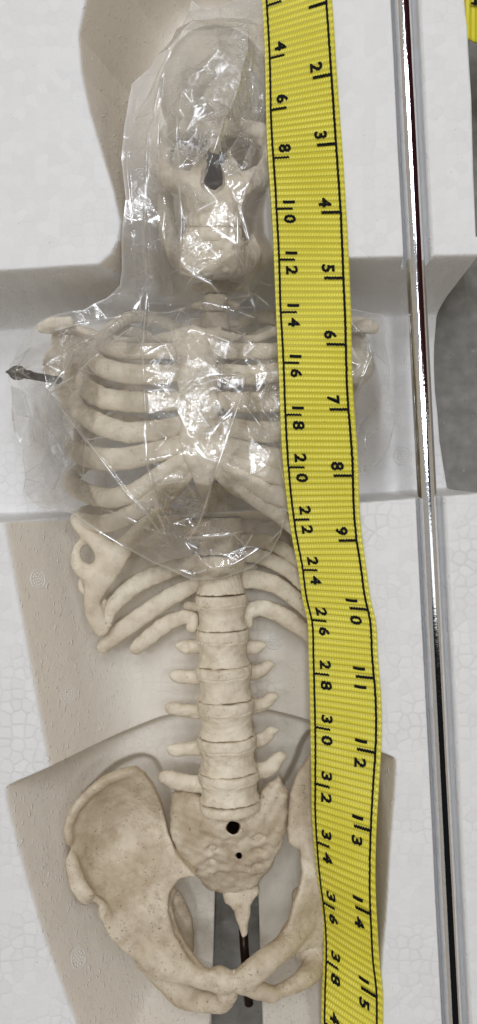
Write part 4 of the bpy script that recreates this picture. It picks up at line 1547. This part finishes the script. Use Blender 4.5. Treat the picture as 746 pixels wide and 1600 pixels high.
    # how many plies of film lie over each other: milkier over the head and along the doubled rim
    crum = np.clip(amp - .35, 0, 1.2) / 1.2
    lay = .035 + .06 * value_noise(X.shape, 40, 8)
    v_img = CV - Y; u_img = X + CU
    lay = lay + .04 * np.clip((400 - v_img) / 60, 0, 1) + .06 * np.clip((330 - u_img) / 40, 0, 1) * np.clip((480 - v_img) / 30, 0, 1) + .26 * np.clip((230 - v_img) / 120, 0, 1) + .22 * np.clip((250 - u_img) / 20, 0, 1) * np.clip((470 - v_img) / 30, 0, 1)
    lay = lay + .30 * np.exp(-(sd / 2.6) ** 2)
    cre = np.maximum(cre, .7 * np.exp(-(sd / 1.6) ** 2) * np.clip(nn * 2.4 - .5, .1, 1))
    lay = lay + .13 * spot(285, 220, 50, 55) + .08 * spot(300, 840, 130, 45) + .10 * spot(540, 600, 80, 140) + .13 * spot(305, 600, 70, 110) + .10 * spot(160, 520, 80, 40) + .05 * spot(60, 660, 90, 120)
    used = np.unique(Q)
    rem = np.full(len(V), -1); rem[used] = np.arange(len(used))
    o = np_mesh('plastic_bag', V[used], rem[Q], FILM)
    at = o.data.attributes.new('layers', 'FLOAT', 'POINT')
    at.data.foreach_set('value', lay.ravel()[used].astype(np.float32))
    at = o.data.attributes.new('crease', 'FLOAT', 'POINT')
    at.data.foreach_set('value', cre.ravel()[used].astype(np.float32))
    at = o.data.attributes.new('crumple', 'FLOAT', 'POINT')
    at.data.foreach_set('value', crum.ravel()[used].astype(np.float32))
    return o


bag = build_bag()
tag(bag, 'crumpled clear plastic bag wrapped over the skull and ribs', 'plastic bag')

# ------------------------------------------------------------------ light
world = bpy.data.worlds.new('World')
scene.world = world
world.use_nodes = True
wn, wl = world.node_tree.nodes, world.node_tree.links
wn.clear()
wo = wn.new('ShaderNodeOutputWorld'); bg = wn.new('ShaderNodeBackground')
wl.new(bg.outputs[0], wo.inputs[0])
tc = wn.new('ShaderNodeTexCoord')
sp = wn.new('ShaderNodeSeparateXYZ'); wl.new(tc.outputs['Generated'], sp.inputs[0])


def smooth(a, lo, hi):
    m = wn.new('ShaderNodeMapRange'); m.interpolation_type = 'SMOOTHSTEP'
    wl.new(a, m.inputs[0]); m.inputs[1].default_value = lo; m.inputs[2].default_value = hi
    return m.outputs[0]


def mul(*a):
    r_ = a[0]
    for b_ in a[1:]:
        r_ = math_(wn, wl, 'MULTIPLY', r_, b_)
    return r_


x_, y_, z_ = sp.outputs[0], sp.outputs[1], sp.outputs[2]
col = mix(wn, wl, smooth(z_, .45, .98), (.86, .74, .58), (.78, .77, .75))
# the dark red thing on a wall beyond the head, the dark figure holding the camera
inv = lambda a: math_(wn, wl, 'SUBTRACT', 1.0, a)
red = mul(smooth(y_, .12, .17), inv(smooth(y_, .60, .66)), smooth(x_, .05, .09), inv(smooth(x_, .86, .93)))
col = mix(wn, wl, red, col, (.065, .016, .018))
blue = mul(smooth(y_, .005, .03), inv(smooth(y_, .12, .17)), smooth(x_, .10, .13), inv(smooth(x_, .50, .6)))
col = mix(wn, wl, blue, col, (.03, .035, .05))
pane = mul(smooth(y_, -.14, -.11), inv(smooth(y_, -.02, .0)), smooth(x_, -.05, .0), inv(smooth(x_, .40, .46)), smooth(z_, .2, .35))
col = mix(wn, wl, pane, col, (3.4, 3.4, 3.4))
dark = mul(inv(smooth(y_, -.16, -.10)), smooth(y_, -.70, -.62), smooth(x_, -.34, -.28), inv(smooth(x_, .66, .74)), smooth(z_, .2, .35))
col = mix(wn, wl, dark, col, (.02, .02, .022))
wl.new(col, bg.inputs[0])
bg.inputs[1].default_value = .43


def area(name, loc, target, size, power, colr):
    l = bpy.data.lights.new(name, 'AREA')
    l.shape = 'RECTANGLE'; l.size = size[0] * S; l.size_y = size[1] * S; l.energy = power; l.color = colr
    o = bpy.data.objects.new(name, l); COL.objects.link(o)
    a = np.array(loc, float); t = np.array(target, float)
    o.location = tuple(a * S)
    from mathutils import Vector
    o.rotation_euler = Vector(tuple(t - a)).to_track_quat('-Z', 'Y').to_euler()
    return o


LAMP = (.95, .985, 1.05)
for lx, ly, pw in ((-2200, 900, 3.8), (-250, 1300, 5.2), (1900, 900, 3.8), (-1900, 3900, 3.2), (-150, 4200, 4.0), (1700, 3900, 3.2)):  # overhead light spread over an added grid of unseen lamps, for film glints
    area('overhead_glint_lamp', (lx, ly, 7600), (0, 0, 0), (320, 1900), pw, LAMP)

# ------------------------------------------------------------------ camera
cam = bpy.data.cameras.new('camera')
cam.sensor_fit = 'VERTICAL'; cam.sensor_height = 24.0; cam.sensor_width = 24.0 * 746 / 1600
cam.lens = 24.0 * D / 1600.0
cam.clip_start = .01; cam.clip_end = 100
co = bpy.data.objects.new('camera', cam)
co.location = (0, 0, D * S)
COL.objects.link(co)
scene.camera = co
scene.view_settings.view_transform = 'Standard'
scene.view_settings.look = 'None'
scene.view_settings.exposure = 0
scene.view_settings.gamma = 1
scene.render.engine = 'CYCLES'
scene.cycles.transparent_max_bounces = 16
scene.cycles.max_bounces = 8
